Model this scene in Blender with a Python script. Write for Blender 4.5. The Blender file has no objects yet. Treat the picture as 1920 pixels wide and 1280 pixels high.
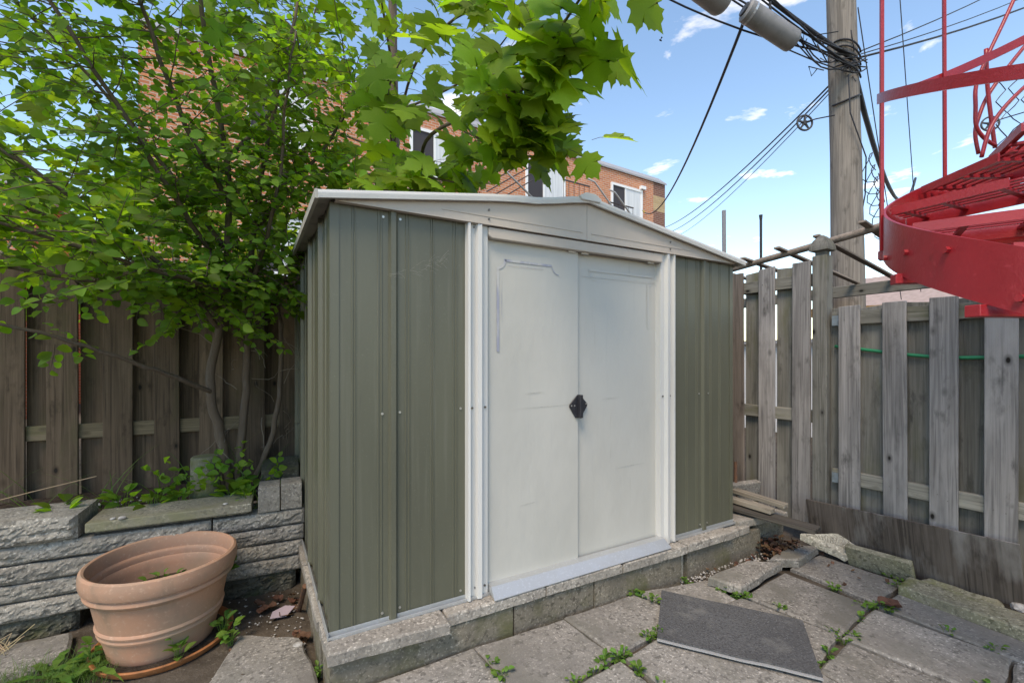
import bpy, bmesh, math, random
from mathutils import Vector, Matrix, noise as mnoise
from math import radians, sin, cos, pi
random.seed(7)
rnd = random.uniform
S = bpy.context.scene
C = S.collection

# ------------------------------------------------------------------ camera, sky, sun, exposure
cam_d = bpy.data.cameras.new('camera'); cam = bpy.data.objects.new('camera', cam_d); C.objects.link(cam)
cam_d.sensor_width = 36.0; cam_d.lens = 16.0; cam_d.shift_y = 27/1920; cam_d.clip_end = 2000; cam_d.clip_start = .05
CAM_H = 1.34
cam.location = (0, 0, CAM_H); cam.rotation_euler = (radians(90), 0, radians(-29.63))
S.camera = cam
SUN = Vector((-.50, -.42, .95)).normalized()
EL = math.asin(SUN.z); AZ = math.atan2(SUN.x, SUN.y)
sd = bpy.data.lights.new('sun', 'SUN'); sd.energy = 1.4; sd.angle = radians(24); sd.color = (1, .95, .87)
so = bpy.data.objects.new('sun', sd); C.objects.link(so); so.rotation_euler = SUN.to_track_quat('Z', 'Y').to_euler()
W = bpy.data.worlds.new('World'); S.world = W; W.use_nodes = True
wt = W.node_tree; wn = wt.nodes; wl = wt.links
bg = wn['Background']; bg.inputs['Strength'].default_value = .15
sky = wn.new('ShaderNodeTexSky'); sky.sky_type = 'NISHITA'; sky.sun_disc = False
sky.sun_elevation = EL; sky.sun_rotation = AZ; sky.air_density = 1.0; sky.dust_density = .0; sky.ozone_density = 2.2
tc = wn.new('ShaderNodeTexCoord')
sep = wn.new('ShaderNodeSeparateXYZ'); wl.new(tc.outputs['Generated'], sep.inputs[0])
zz = wn.new('ShaderNodeMath'); zz.operation = 'MAXIMUM'; zz.inputs[1].default_value = .03; wl.new(sep.outputs['Z'], zz.inputs[0])
dx = wn.new('ShaderNodeMath'); dx.operation = 'DIVIDE'; wl.new(sep.outputs['X'], dx.inputs[0]); wl.new(zz.outputs[0], dx.inputs[1])
dy = wn.new('ShaderNodeMath'); dy.operation = 'DIVIDE'; wl.new(sep.outputs['Y'], dy.inputs[0]); wl.new(zz.outputs[0], dy.inputs[1])
cmb = wn.new('ShaderNodeCombineXYZ'); wl.new(dx.outputs[0], cmb.inputs[0]); wl.new(dy.outputs[0], cmb.inputs[1])
cn = wn.new('ShaderNodeTexNoise'); cn.inputs['Scale'].default_value = 1.9; cn.inputs['Detail'].default_value = 7; cn.inputs['Roughness'].default_value = .58
cn.inputs['Distortion'].default_value = .25; wl.new(cmb.outputs[0], cn.inputs['Vector'])
cr = wn.new('ShaderNodeMapRange'); cr.inputs['From Min'].default_value = .59; cr.inputs['From Max'].default_value = .76; wl.new(cn.outputs['Fac'], cr.inputs['Value'])
cmx = wn.new('ShaderNodeMix'); cmx.data_type = 'RGBA'; cmx.inputs['B'].default_value = (6.6, 6.6, 6.7, 1)
wl.new(cr.outputs[0], cmx.inputs['Factor']); shs = wn.new('ShaderNodeHueSaturation'); shs.inputs['Saturation'].default_value = 1.12; wl.new(sky.outputs[0], shs.inputs['Color']); wl.new(shs.outputs[0], cmx.inputs['A']); wl.new(cmx.outputs['Result'], bg.inputs['Color'])
vs = S.view_settings; vs.view_transform = 'Standard'; vs.look = 'None'; vs.exposure = 1.3; vs.use_white_balance = True; vs.white_balance_temperature = 8500; vs.white_balance_tint = 12; vs.gamma = 1; vs.use_curve_mapping = False
S.render.engine = 'CYCLES'

# ------------------------------------------------------------------ helpers
def link(o): C.objects.link(o); return o
def rvec(): return Vector((rnd(-1,1), rnd(-1,1), rnd(-1,1)))
def tag(o, label=None, cat=None, group=None, kind=None):
    if label: o['label'] = label
    if cat: o['category'] = cat
    if group: o['group'] = group
    if kind: o['kind'] = kind
    return o
def thing(name, label, cat, loc=(0, 0, 0), rz=0, group=None):
    o = link(bpy.data.objects.new(name, None)); o.location = loc; o.rotation_euler = (0, 0, rz); o.empty_display_size = .1
    return tag(o, label, cat, group)
def mesh_obj(name, me, m, parent=None, loc=None, rot=None):
    o = link(bpy.data.objects.new(name, me))
    if m and not me.materials: me.materials.append(m)
    if parent: o.parent = parent
    if loc is not None: o.location = loc
    if rot is not None: o.rotation_euler = rot
    return o
class MB:
    def __init__(s): s.v = []; s.f = []
    def add(s, vs, fs):
        n = len(s.v); s.v += [tuple(v) for v in vs]; s.f += [tuple(i+n for i in f) for f in fs]; return s
    def box(s, a, b, M=None):
        vs = [Vector((x, y, z)) for x in (a[0], b[0]) for y in (a[1], b[1]) for z in (a[2], b[2])]
        if M is not None: vs = [M @ v for v in vs]
        return s.add(vs, [(0,1,3,2),(4,6,7,5),(0,4,5,1),(2,3,7,6),(0,2,6,4),(1,5,7,3)])
    def tube(s, pts, r, n=6, cap=True):
        pts = [Vector(p) for p in pts]; rs = r if isinstance(r, (list, tuple)) else [r]*len(pts)
        vs = []; fs = []; up = None
        for i, p in enumerate(pts):
            d = (pts[min(i+1, len(pts)-1)]-pts[max(i-1, 0)])
            if d.length < 1e-9: d = Vector((0, 0, 1))
            d.normalize()
            if up is None: up = Vector((0, 0, 1)) if abs(d.z) < .9 else Vector((1, 0, 0))
            a = d.cross(up); a.normalize(); b = a.cross(d); up = b
            for k in range(n):
                t = 2*pi*k/n; vs.append(p+(a*cos(t)+b*sin(t))*rs[i])
        for i in range(len(pts)-1):
            for k in range(n):
                k2 = (k+1) % n; fs.append((i*n+k, i*n+k2, (i+1)*n+k2, (i+1)*n+k))
        if cap: fs.append(tuple(range(n-1, -1, -1))); fs.append(tuple(range((len(pts)-1)*n, len(pts)*n)))
        return s.add(vs, fs)
    def prism(s, poly, z0, z1, M=None):
        n = len(poly); vs = [Vector((p[0], p[1], z0)) for p in poly]+[Vector((p[0], p[1], z1)) for p in poly]
        if M is not None: vs = [M @ v for v in vs]
        return s.add(vs, [tuple(range(n-1, -1, -1)), tuple(range(n, 2*n))]+[(i, (i+1) % n, n+(i+1) % n, n+i) for i in range(n)])
    def lathe(s, prof, n=48):
        vs = []; fs = []
        for r, z in prof:
            for k in range(n): vs.append((r*cos(2*pi*k/n), r*sin(2*pi*k/n), z))
        for i in range(len(prof)-1):
            for k in range(n): k2 = (k+1) % n; fs.append((i*n+k, i*n+k2, (i+1)*n+k2, (i+1)*n+k))
        return s.add(vs, fs)
    def mesh(s, name, smooth=False, bevel=0, seg=1):
        me = bpy.data.meshes.new(name); me.from_pydata(s.v, [], s.f)
        bm = bmesh.new(); bm.from_mesh(me); bmesh.ops.recalc_face_normals(bm, faces=bm.faces)
        if bevel: bmesh.ops.bevel(bm, geom=[e for e in bm.edges if e.calc_face_angle(0) > .5], offset=bevel, segments=seg, affect='EDGES', profile=.6)
        if smooth:
            for f in bm.faces: f.smooth = True
        bm.to_mesh(me); bm.free()
        if smooth == 'auto': me.set_sharp_from_angle(angle=radians(35))
        return me
    def build(s, name, m, parent=None, smooth=False, bevel=0, loc=None, rot=None, seg=1):
        return mesh_obj(name, s.mesh(name, smooth, bevel, seg), m, parent, loc, rot)

# ------------------------------------------------------------------ materials
def material(name, col, rough=.75, layers=(), bump=(), metal=0, rand=.0, spec=.3, coord='Object', translucent=0, island=0, tcol=None):
    """layers: (scale xyz, colour, lo, hi, kind)   bump: (scale xyz, strength, distance, kind)"""
    m = bpy.data.materials.new(name); m.use_nodes = True; t = m.node_tree; n = t.nodes; l = t.links
    b = n['Principled BSDF']; b.inputs['Roughness'].default_value = rough; b.inputs['Metallic'].default_value = metal
    b.inputs['Specular IOR Level'].default_value = spec
    tcn = n.new('ShaderNodeTexCoord'); oi = n.new('ShaderNodeObjectInfo')
    off = n.new('ShaderNodeVectorMath'); off.operation = 'MULTIPLY_ADD'
    cmbn = n.new('ShaderNodeCombineXYZ')
    for i in range(3): l.new(oi.outputs['Random'], cmbn.inputs[i])
    off.inputs[1].default_value = (13.7, 7.3, 5.1); l.new(cmbn.outputs[0], off.inputs[0]); l.new(tcn.outputs[coord], off.inputs[2])
    def tex(sc, kind):
        mp = n.new('ShaderNodeMapping'); mp.inputs['Scale'].default_value = sc if isinstance(sc, tuple) else (sc,)*3
        l.new(off.outputs[0], mp.inputs['Vector'])
        if kind == 'voronoi':
            x = n.new('ShaderNodeTexVoronoi'); x.inputs['Scale'].default_value = 1; l.new(mp.outputs[0], x.inputs['Vector']); return x.outputs['Distance']
        if kind == 'wave':
            x = n.new('ShaderNodeTexWave'); x.inputs['Scale'].default_value = 1; x.inputs['Distortion'].default_value = .6; x.inputs['Detail'].default_value = 1; l.new(mp.outputs[0], x.inputs['Vector']); return x.outputs['Fac']
        x = n.new('ShaderNodeTexNoise'); x.inputs['Scale'].default_value = 1; x.inputs['Detail'].default_value = 5; x.inputs['Roughness'].default_value = .6
        if kind == 'swirl': x.inputs['Distortion'].default_value = 1.2
        l.new(mp.outputs[0], x.inputs['Vector']); return x.outputs['Fac']
    rgb = n.new('ShaderNodeRGB'); rgb.outputs[0].default_value = (*col, 1); cur = rgb.outputs[0]
    for L in layers:
        sc, c2, lo, hi = L[:4]; kind = L[4] if len(L) > 4 else 'noise'
        mr = n.new('ShaderNodeMapRange'); mr.inputs['From Min'].default_value = lo; mr.inputs['From Max'].default_value = hi; l.new(tex(sc, kind), mr.inputs['Value'])
        mx = n.new('ShaderNodeMix'); mx.data_type = 'RGBA'; mx.inputs['B'].default_value = (*c2, 1)
        l.new(mr.outputs[0], mx.inputs['Factor']); l.new(cur, mx.inputs['A']); cur = mx.outputs['Result']
    if rand or island:
        hs = n.new('ShaderNodeHueSaturation'); l.new(cur, hs.inputs['Color'])
        mr = n.new('ShaderNodeMapRange'); mr.inputs['To Min'].default_value = 1-(rand or island); mr.inputs['To Max'].default_value = 1+(rand or island)
        src = oi.outputs['Random']
        if island:
            ge = n.new('ShaderNodeNewGeometry'); ad = n.new('ShaderNodeMath'); ad.operation = 'ADD'; l.new(ge.outputs['Random Per Island'], ad.inputs[0]); l.new(src, ad.inputs[1])
            fr = n.new('ShaderNodeMath'); fr.operation = 'FRACT'; l.new(ad.outputs[0], fr.inputs[0]); src = fr.outputs[0]
            mr2 = n.new('ShaderNodeMapRange'); mr2.inputs['To Min'].default_value = .485; mr2.inputs['To Max'].default_value = .525
            m5 = n.new('ShaderNodeMath'); m5.operation = 'MULTIPLY'; m5.inputs[1].default_value = 7.31; l.new(src, m5.inputs[0])
            f5 = n.new('ShaderNodeMath'); f5.operation = 'FRACT'; l.new(m5.outputs[0], f5.inputs[0]); l.new(f5.outputs[0], mr2.inputs['Value']); l.new(mr2.outputs[0], hs.inputs['Hue'])
        l.new(src, mr.inputs['Value']); l.new(mr.outputs[0], hs.inputs['Value']); cur = hs.outputs['Color']
    l.new(cur, b.inputs['Base Color'])
    prev = None
    for B in bump:
        sc, st, ds = B[:3]; kind = B[3] if len(B) > 3 else 'noise'
        bp = n.new('ShaderNodeBump'); bp.inputs['Strength'].default_value = st; bp.inputs['Distance'].default_value = ds; l.new(tex(sc, kind), bp.inputs['Height'])
        if prev: l.new(prev, bp.inputs['Normal'])
        prev = bp.outputs['Normal']
    if prev: l.new(prev, b.inputs['Normal'])
    if translucent:
        tr = n.new('ShaderNodeBsdfTranslucent'); mxs = n.new('ShaderNodeMixShader'); mxs.inputs[0].default_value = translucent
        hv = n.new('ShaderNodeMix'); hv.data_type = 'RGBA'; hv.blend_type = 'MULTIPLY'; hv.inputs['Factor'].default_value = 1; hv.inputs['B'].default_value = (*(tcol or (1, 1, 1)), 1)
        l.new(cur, hv.inputs['A']); l.new(hv.outputs['Result'], tr.inputs['Color'])
        l.new(b.outputs[0], mxs.inputs[1]); l.new(tr.outputs[0], mxs.inputs[2]); l.new(mxs.outputs[0], n['Material Output'].inputs['Surface'])
    return m
def wood(name, c1, c2, axis, knots=True, moss=None, rand=.22, dark=(.02, .017, .015)):
    def sc(p, a): return tuple(a if i == axis else p for i in range(3))
    lay = [(sc(38, 1.1), c2, .40, .66, 'swirl'), (sc(110, 2.2), tuple(x*.42 for x in c1), .54, .70), (sc(16, 6), tuple(x*.7 for x in c2), .56, .72)]
    lay.append((sc(4, 1.0), tuple(min(1, x*1.35) for x in c1), .52, .75))
    if moss: lay.append((sc(6, 1.6), moss, .54, .74))
    def k2(p, a): q = list(sc(p, a)); q[1] = 0; return tuple(q)
    if knots: lay += [(k2(7.5, 4.2), tuple(x*.5 for x in c1), .16, .08, 'voronoi'), (k2(7.5, 4.2), dark, .08, .05, 'voronoi')]
    return material(name, c1, .85, lay, [(sc(160, 4), .35, .002), (sc(55, 1.3), .25, .003, 'swirl')], rand=rand, spec=.15)
MOSS = (.10, .10, .035)
w_grey = wood('weathered_grey_wood', (.275, .26, .255), (.135, .128, .126), 2)
w_grey_x = wood('weathered_grey_rail', (.25, .238, .208), (.16, .152, .132), 0, moss=MOSS)
w_moss = wood('mossy_grey_wood', (.20, .193, .176), (.12, .116, .104), 2, moss=(.13, .128, .085))
w_brown = wood('brown_weathered_wood', (.24, .20, .175), (.15, .125, .107), 2)
w_dark = wood('shaded_fence_wood', (.125, .090, .066), (.068, .049, .036), 2, moss=(.08, .07, .04))  # tree shade is darkened into the base colours of this fence's wood
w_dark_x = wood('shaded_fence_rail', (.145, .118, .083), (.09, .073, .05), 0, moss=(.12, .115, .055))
w_pole = wood('utility_pole_wood', (.27, .235, .205), (.155, .135, .118), 2, knots=False, rand=0)
w_ply = wood('weathered_plywood', (.12, .10, .088), (.05, .04, .035), 2, knots=False, moss=(.26, .245, .235), rand=0)
w_lumber = wood('old_lumber', (.27, .235, .19), (.16, .135, .11), 0)
w_lumber_d = wood('dark_old_lumber', (.12, .105, .09), (.055, .048, .042), 0)
w_pine = wood('fresh_pine', (.56, .36, .18), (.45, .27, .12), 0)
w_slat = wood('grey_brown_slat', (.31, .25, .21), (.20, .165, .14), 0, knots=False)
def concrete(name, c, c2, moss=None, rough_b=.6):
    lay = [(9, c2, .40, .68), (48, tuple(x*.48 for x in c), .51, .64), (85, tuple(min(1, x*1.75) for x in c), .55, .67), (2.6, tuple(x*.66 for x in c), .48, .70), (24, tuple(x*.6 for x in c2), .58, .72)]
    if moss: lay.append((5, moss, .50, .68))
    return material(name, c, .92, lay, [(70, rough_b, .005), (200, .5, .002), (14, .4, .008)], rand=.12, spec=.15)
m_slab = concrete('paving_concrete', (.262, .242, .220), (.190, .176, .160), moss=(.165, .155, .135))
m_cap = concrete('plinth_cap_concrete', (.33, .30, .265), (.25, .225, .20))
m_block = concrete('plinth_block_concrete', (.21, .185, .15), (.15, .135, .105), moss=(.12, .115, .065))
m_kerb = concrete('mossy_kerb_concrete', (.27, .25, .19), (.20, .19, .12), moss=(.155, .165, .06))
m_stone = concrete('split_stone', (.275, .254, .226), (.20, .184, .163), rough_b=1.0)
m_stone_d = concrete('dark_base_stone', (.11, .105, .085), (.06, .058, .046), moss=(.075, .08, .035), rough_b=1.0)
m_coping = concrete('coping_concrete', (.27, .245, .195), (.20, .185, .145), moss=(.20, .19, .12))
m_ribbed = concrete('ribbed_pale_concrete', (.40, .37, .31), (.32, .29, .24))
m_soil = material('soil', (.062, .046, .036), .95, [(14, (.03, .023, .019), .4, .65), (70, (.13, .10, .08), .62, .75)], [(30, 1, .02), (110, .8, .008)], spec=.1)
m_dirt = material('bare_dirt', (.105, .085, .068), .95, [(6, (.06, .048, .038), .4, .65), (60, (.19, .165, .14), .60, .76)], [(25, .8, .012), (120, .8, .005)], spec=.1)
SHED_B = [((300, 300, 3), .05, .0006), ((3, 3, 1.2), .25, .012)]
m_olive = material('olive_green_steel', (.112, .112, .080), .40, [((4, 4, .8), (.094, .094, .068), .4, .65), (120, (.145, .145, .112), .62, .76), ((30, 30, 1.2), (.130, .129, .097), .55, .75), ((60, 60, 5), (.085, .083, .066), .66, .80)], SHED_B, spec=.45)
m_white = material('shed_white_steel', (.58, .57, .55), .40, [((3, 3, 1), (.52, .51, .49), .45, .7), (240, (.40, .38, .35), .70, .80)], SHED_B, spec=.4)
m_door = material('door_white_steel', (.495, .482, .445), .46, [((2.2, 2.2, 1.1), (.445, .435, .40), .45, .7), (160, (.38, .36, .33), .72, .82), ((40, 40, 3), (.445, .438, .41), .6, .8), ((26, 26, 2), (.37, .35, .31), .68, .80)], [((2.1, 2.1, 1.3), .5, .02), ((260, 260, 2), .05, .0006)], spec=.25)
m_gable = material('gable_beige_steel', (.50, .435, .375), .5, [((3, 3, 3), (.445, .385, .335), .45, .7), (200, (.42, .38, .34), .66, .8)], SHED_B, spec=.35)
m_soffit = material('roof_underside_steel', (.40, .38, .345), .6, [(9, (.22, .20, .18), .52, .75)], spec=.3)
m_galv = material('galvanised_steel', (.49, .50, .505), .38, [(9, (.51, .53, .55), .45, .7), (90, (.60, .62, .64), .55, .75)], [(60, .1, .001)], metal=.55, spec=.5)
m_hanger = material('dull_blue_grey_steel', (.24, .29, .33), .5, [(30, (.17, .20, .22), .45, .7)], metal=.3)
m_scuff = material('grey_scuff', (.33, .32, .30), .6, [((90, 90, 90), (.46, .455, .43), .45, .6)])
m_decal = material('faded_blue_print', (.31, .32, .39), .5, [((18, 18, 5), (.48, .47, .455), .42, .58)], spec=.35)
m_decal2 = material('very_faded_blue_print', (.465, .46, .465), .45, [((18, 18, 5), (.495, .485, .452), .36, .52)], spec=.35)
m_black = material('black_plastic', (.022, .022, .028), .42, [(60, (.04, .04, .048), .5, .7)], spec=.5)
m_screw = material('screw_steel', (.17, .155, .14), .4, metal=.6)
m_screw_w = material('screw_zinc', (.50, .49, .46), .35, metal=.7)
m_terra = material('terracotta_plastic', (.43, .235, .155), .62, [(5, (.36, .225, .16), .42, .66), ((9, 9, 3), (.27, .18, .125), .55, .75), (60, (.48, .31, .225), .56, .72), (3, (.30, .21, .15), .52, .66)], [(140, .15, .001), (9, .15, .004)], spec=.3)
m_saucer = material('orange_terracotta', (.36, .135, .052), .6, [(18, (.20, .085, .038), .45, .68), (70, (.42, .2, .1), .6, .75)], [(90, .3, .002)], spec=.25)
m_mat = material('grey_ribbed_carpet', (.105, .105, .108), .95, [(3, (.08, .08, .083), .45, .7), (95, (.065, .065, .068), .50, .62), (140, (.165, .165, .17), .55, .68), (9, (.155, .152, .148), .56, .74)], [(95, 1, .006)], spec=.05)
m_matback = material('pale_carpet_backing', (.36, .36, .36), .95, [(300, (.22, .22, .23), .45, .7)], [(300, .8, .003)], spec=.05)
m_red = material('red_gloss_paint', (.37, .020, .028), .36, [(4, (.30, .016, .023), .45, .7), (35, (.42, .04, .05), .62, .75), (14, (.24, .014, .018), .64, .74), (38, (.13, .035, .025), .735, .76)], [(75, .45, .003), (30, .25, .003)], spec=.5)
m_hose = material('green_hose', (.015, .21, .10), .4)
m_cable = material('black_cable', (.035, .035, .04), .55)
m_cable_y = material('yellow_cable_sleeve', (.38, .31, .05), .5)
m_wire = material('dark_wire', (.05, .05, .055), .5, metal=.5)
m_closure = material('grey_closure_plastic', (.24, .23, .228), .5, [(8, (.17, .165, .16), .45, .7), (60, (.29, .28, .275), .6, .75)], spec=.4)
m_closure_d = material('dark_closure_cap', (.06, .06, .065), .5)
m_pipe = material('grey_metal_pipe', (.24, .23, .24), .5, metal=.3)
m_rust = material('rusty_pipe', (.10, .055, .04), .8, [(40, (.16, .075, .04), .45, .65)], [(90, .4, .002)])
m_twig = material('brown_bark', (.125, .092, .070), .85, [((60, 60, 8), (.15, .12, .10), .5, .7)], [((80, 80, 20), .6, .003)], spec=.15)
m_twig2 = material('grey_bark', (.20, .165, .135), .85, [((60, 60, 8), (.20, .17, .14), .5, .7)], [((80, 80, 20), .6, .003)], spec=.15)
m_leaf = material('small_leaf', (.130, .225, .036), .55, island=.48, translucent=.55, tcol=(2.35, 2.3, .7), spec=.2)
m_maple = material('maple_leaf', (.150, .245, .030), .52, layers=[(30, (.175, .255, .038), .45, .7)], island=.34, translucent=.6, tcol=(2.2, 2.1, .7), bump=[(60, .3, .004)], spec=.2)
m_weed = material('weed_leaf', (.105, .20, .035), .55, island=.25, translucent=.35, tcol=(1.5, 1.5, .7), spec=.25)
m_grass = material('grass_blade', (.085, .15, .035), .55, island=.3, translucent=.35, tcol=(1.5, 1.5, .8), spec=.25)
m_deadleaf = material('dead_brown_leaf', (.15, .075, .048), .8, [(40, (.09, .045, .03), .45, .65)], island=.35, translucent=.15)
m_straw = material('dry_straw', (.36, .27, .17), .8, island=.25)
m_pebble = material('pale_pebble', (.42, .40, .38), .8, [(60, (.30, .28, .26), .45, .65)], rand=.2)
m_glass_shard = material('glass_shard', (.35, .28, .32), .12, spec=.8)
m_winwhite = material('white_window_frame', (.78, .78, .78), .45)
m_glass = material('window_glass', (.16, .18, .20), .08, spec=.8)
m_curtain = material('pale_curtain', (.66, .68, .70), .8, [((20, 20, .5), (.56, .58, .60), .45, .6)])
m_dark = material('dark_interior', (.05, .045, .05), .7)
m_navy = material('dark_navy_panel', (.028, .028, .04), .7, [(6, (.045, .045, .055), .4, .65)])
m_flash = material('grey_roof_flashing', (.34, .335, .345), .55, [((.6, .6, 2), (.28, .275, .285), .4, .65)], spec=.3)
m_rail = material('dark_iron_rail', (.06, .05, .05), .5, metal=.3)
m_rail_g = material('grey_steel_rail', (.42, .41, .40), .45, metal=.3)
m_render = material('pale_wall_render', (.66, .66, .66), .9, [(2, (.58, .58, .58), .4, .7)])
m_roof = material('pink_grey_roof', (.40, .30, .27), .9, [(6, (.33, .25, .22), .4, .65)])
def brick_mat(name, c1, c2, mortar):
    m = bpy.data.materials.new(name); m.use_nodes = True; n = m.node_tree.nodes; l = m.node_tree.links; b = n['Principled BSDF']; b.inputs['Roughness'].default_value = .9
    t = n.new('ShaderNodeTexCoord'); mp = n.new('ShaderNodeMapping'); mp.inputs['Rotation'].default_value = (radians(90), 0, 0); l.new(t.outputs['Object'], mp.inputs[0])
    br = n.new('ShaderNodeTexBrick'); br.inputs['Color1'].default_value = (*c1, 1); br.inputs['Color2'].default_value = (*c2, 1); br.inputs['Mortar'].default_value = (*mortar, 1)
    br.inputs['Scale'].default_value = 1; br.inputs['Brick Width'].default_value = .24; br.inputs['Row Height'].default_value = .078; br.inputs['Mortar Size'].default_value = .009; br.inputs['Bias'].default_value = 0
    l.new(mp.outputs[0], br.inputs['Vector'])
    no = n.new('ShaderNodeTexNoise'); no.inputs['Scale'].default_value = .8; no.inputs['Detail'].default_value = 5; l.new(t.outputs['Object'], no.inputs['Vector'])
    hs = n.new('ShaderNodeHueSaturation'); mr = n.new('ShaderNodeMapRange'); mr.inputs['To Min'].default_value = .78; mr.inputs['To Max'].default_value = 1.22; l.new(no.outputs['Fac'], mr.inputs['Value'])
    l.new(mr.outputs[0], hs.inputs['Value']); l.new(br.outputs['Color'], hs.inputs['Color']); l.new(hs.outputs[0], b.inputs['Base Color'])
    bp = n.new('ShaderNodeBump'); bp.inputs['Strength'].default_value = .5; bp.inputs['Distance'].default_value = .01; bp.invert = True; l.new(br.outputs['Fac'], bp.inputs['Height']); l.new(bp.outputs[0], b.inputs['Normal'])
    return m
m_brick = brick_mat('orange_brick', (.60, .225, .105), (.47, .155, .075), (.50, .40, .33))
m_brick_b = brick_mat('beige_brick', (.52, .37, .20), (.45, .30, .15), (.36, .28, .20))
m_brick_d = brick_mat('brown_brick', (.22, .085, .055), (.17, .065, .045), (.30, .22, .18))

# ------------------------------------------------------------------ ground
def slab_top(x): return .085-.03*max(0, min(x, 4)-1.3)
def ground_z(x, y):
    if x > .22 and x < 3.6 and y < 1.85: z = slab_top(x)-.030
    elif x <= .22 and y < 3.1:
        k = max(0, min(1, (2.6-y)/.6)); z = .012+.02*k
    else: z = .0
    if -4 < x < 6 and -4 < y < 6: z += .012*(mnoise.noise(Vector((x*3, y*3, 0))))+.006*mnoise.noise(Vector((x*14, y*14, 3)))
    return z
cx = sorted(set([-400, -120, -40, -15, -8, -5]+[round(-3.5+.09*i, 3) for i in range(85)]+[5, 8, 15, 40, 120, 400]))
cy = sorted(set([-400, -120, -40, -15, -8, -4]+[round(-2+.09*i, 3) for i in range(68)]+[5, 8, 15, 40, 120, 400]))
g = MB(); g.v = [(x, y, ground_z(x, y)) for x in cx for y in cy]
ny = len(cy); g.f = [(i*ny+j, (i+1)*ny+j, (i+1)*ny+j+1, i*ny+j+1) for i in range(len(cx)-1) for j in range(ny-1)]
tag(g.build('ground', m_dirt, smooth=True), kind='structure')

# ------------------------------------------------------------------ patio: each slab a piece of the paved ground
patio = tag(link(bpy.data.objects.new('patio', None)), kind='structure')
def slab_mesh(name, poly, th, seed=0, jit=.004, bev=.006, sub=5):
    """paving slab from a polygon (x, y, ztop): edges broken up a little, bevelled"""
    rs = random.Random(seed); pts = []
    n = len(poly)
    for i in range(n):
        a = Vector(poly[i]); b = Vector(poly[(i+1) % n])
        for k in range(sub):
            p = a.lerp(b, k/sub); p.x += rs.uniform(-jit, jit); p.y += rs.uniform(-jit, jit); pts.append(p)
    c = sum(pts, Vector())/len(pts); m = len(pts); mb = MB()
    top = [p-c for p in pts]; inn = [Vector((p.x*(1-bev*2/max(.05, p.length)), p.y*(1-bev*2/max(.05, p.length)), p.z)) for p in top]
    mid = [p-Vector((0, 0, bev+rs.uniform(0, .003))) for p in top]; bot = [p-Vector((0, 0, th)) for p in top]
    mb.v = [tuple(v) for v in inn+mid+bot]
    mb.f = [tuple(range(m))]+[(i, i+m, (i+1) % m+m, (i+1) % m) for i in range(m)]+[(i+m, i+2*m, (i+1) % m+2*m, (i+1) % m+m) for i in range(m)]+[tuple(range(3*m-1, 2*m-1, -1))]
    return mb.mesh(name), c
def slab(name, poly, th=.05, m=m_slab, parent=None, seed=0, **k):
    me, c = slab_mesh(name, poly, th, seed, **k); o = mesh_obj(name, me, m, parent); o.location = c; return o
SL = [
 [(.285,1.784),(.822,1.786),(.842,1.40),(.30,1.38)],
 [(.838,1.785),(1.286,1.769),(1.315,1.446),(1.05,1.415),(.858,1.40)],
 [(1.303,1.774),(1.764,1.795),(1.85,1.511),(1.332,1.456)],
 [(1.797,1.796),(2.259,1.723),(2.218,1.512),(1.872,1.513)],
 [(2.294,1.504),(2.771,1.565),(2.793,1.144),(2.362,1.082)],
 [(2.885,1.585),(3.252,1.608),(3.283,1.183),(2.872,1.147)],
 [(1.872,1.495),(2.262,1.500),(2.342,1.088),(2.076,1.028)],
 [(2.776,1.112),(2.842,.646),(2.44,.585),(2.350,1.062)],
 [(3.112,1.12),(3.05,.40),(2.864,.42),(2.839,1.112)],
 [(2.318,1.026),(2.40,.59),(2.02,.54),(2.008,.992)],
 [(1.362,1.413),(1.838,1.484),(1.998,1.006),(1.96,.80),(1.36,.86)],
 [(1.316,1.408),(1.322,.88),(.90,.90),(.87,1.37),(1.06,1.392)],
 [(2.83,.62),(2.852,.10),(2.42,.08),(2.45,.56)],
 [(.82,1.36),(.85,.90),(.30,.88),(.28,1.35)],
 [(1.94,.775),(1.98,.30),(1.36,.30),(1.36,.84)], [(2.38,.56),(2.38,.06),(2.02,.05),(2.03,.51)],
 [(1.32,.86),(1.32,.36),(.80,.36),(.85,.87)], [(.80,.86),(.78,.36),(.26,.36),(.28,.85)],
 [(.24,1.34),(.24,.86),(-.28,.86),(-.27,1.34)], [(.24,.84),(.22,.34),(-.30,.34),(-.29,.84)],
 [(1.3,.32),(1.3,-.2),(.8,-.2),(.79,.33)], [(.76,.33),(.76,-.2),(.24,-.2),(.25,.33)], [(1.95,.27),(1.95,-.25),(1.35,-.25),(1.35,.27)],
 [(.20,.31),(.20,-.2),(-.31,-.2),(-.31,.31)], [(-.32,1.33),(-.32,.85),(-.85,.85),(-.84,1.33)], [(-.34,.82),(-.34,.32),(-.86,.32),(-.86,.82)],
]
for i, p in enumerate(SL):
    mx_ = sum(q[0] for q in p)/len(p); my_ = sum(q[1] for q in p)/len(p); p = [(mx_+(x-mx_)*1.025, min(1.797, my_+(y-my_)*1.025)) for x, y in p]
    tl = [rnd(-.002, .002) for _ in p]
    slab('paving_slab', [(x, y, slab_top(x)+t) for (x, y), t in zip(p, tl)], parent=patio, seed=i)
LS = [[(-1.25,2.93,.03),(-.735,2.88,.05),(-.70,2.655,.05),(-.90,2.56,.03),(-1.3,2.62,.02)],
      [(-.17,2.12,.05),(-.06,2.47,.045),(.185,2.30,.055),(.225,1.95,.06),(.225,1.5,.06),(-.16,1.52,.06)]]
for i, p in enumerate(LS): slab('paving_slab', p, parent=patio, seed=90+i, jit=.008)
def loose(name, label, cat, poly, th, m, seed, group=None, **k):
    o = slab(name, poly, th, m, seed=seed, **k); return tag(o, label, cat, group)
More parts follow.
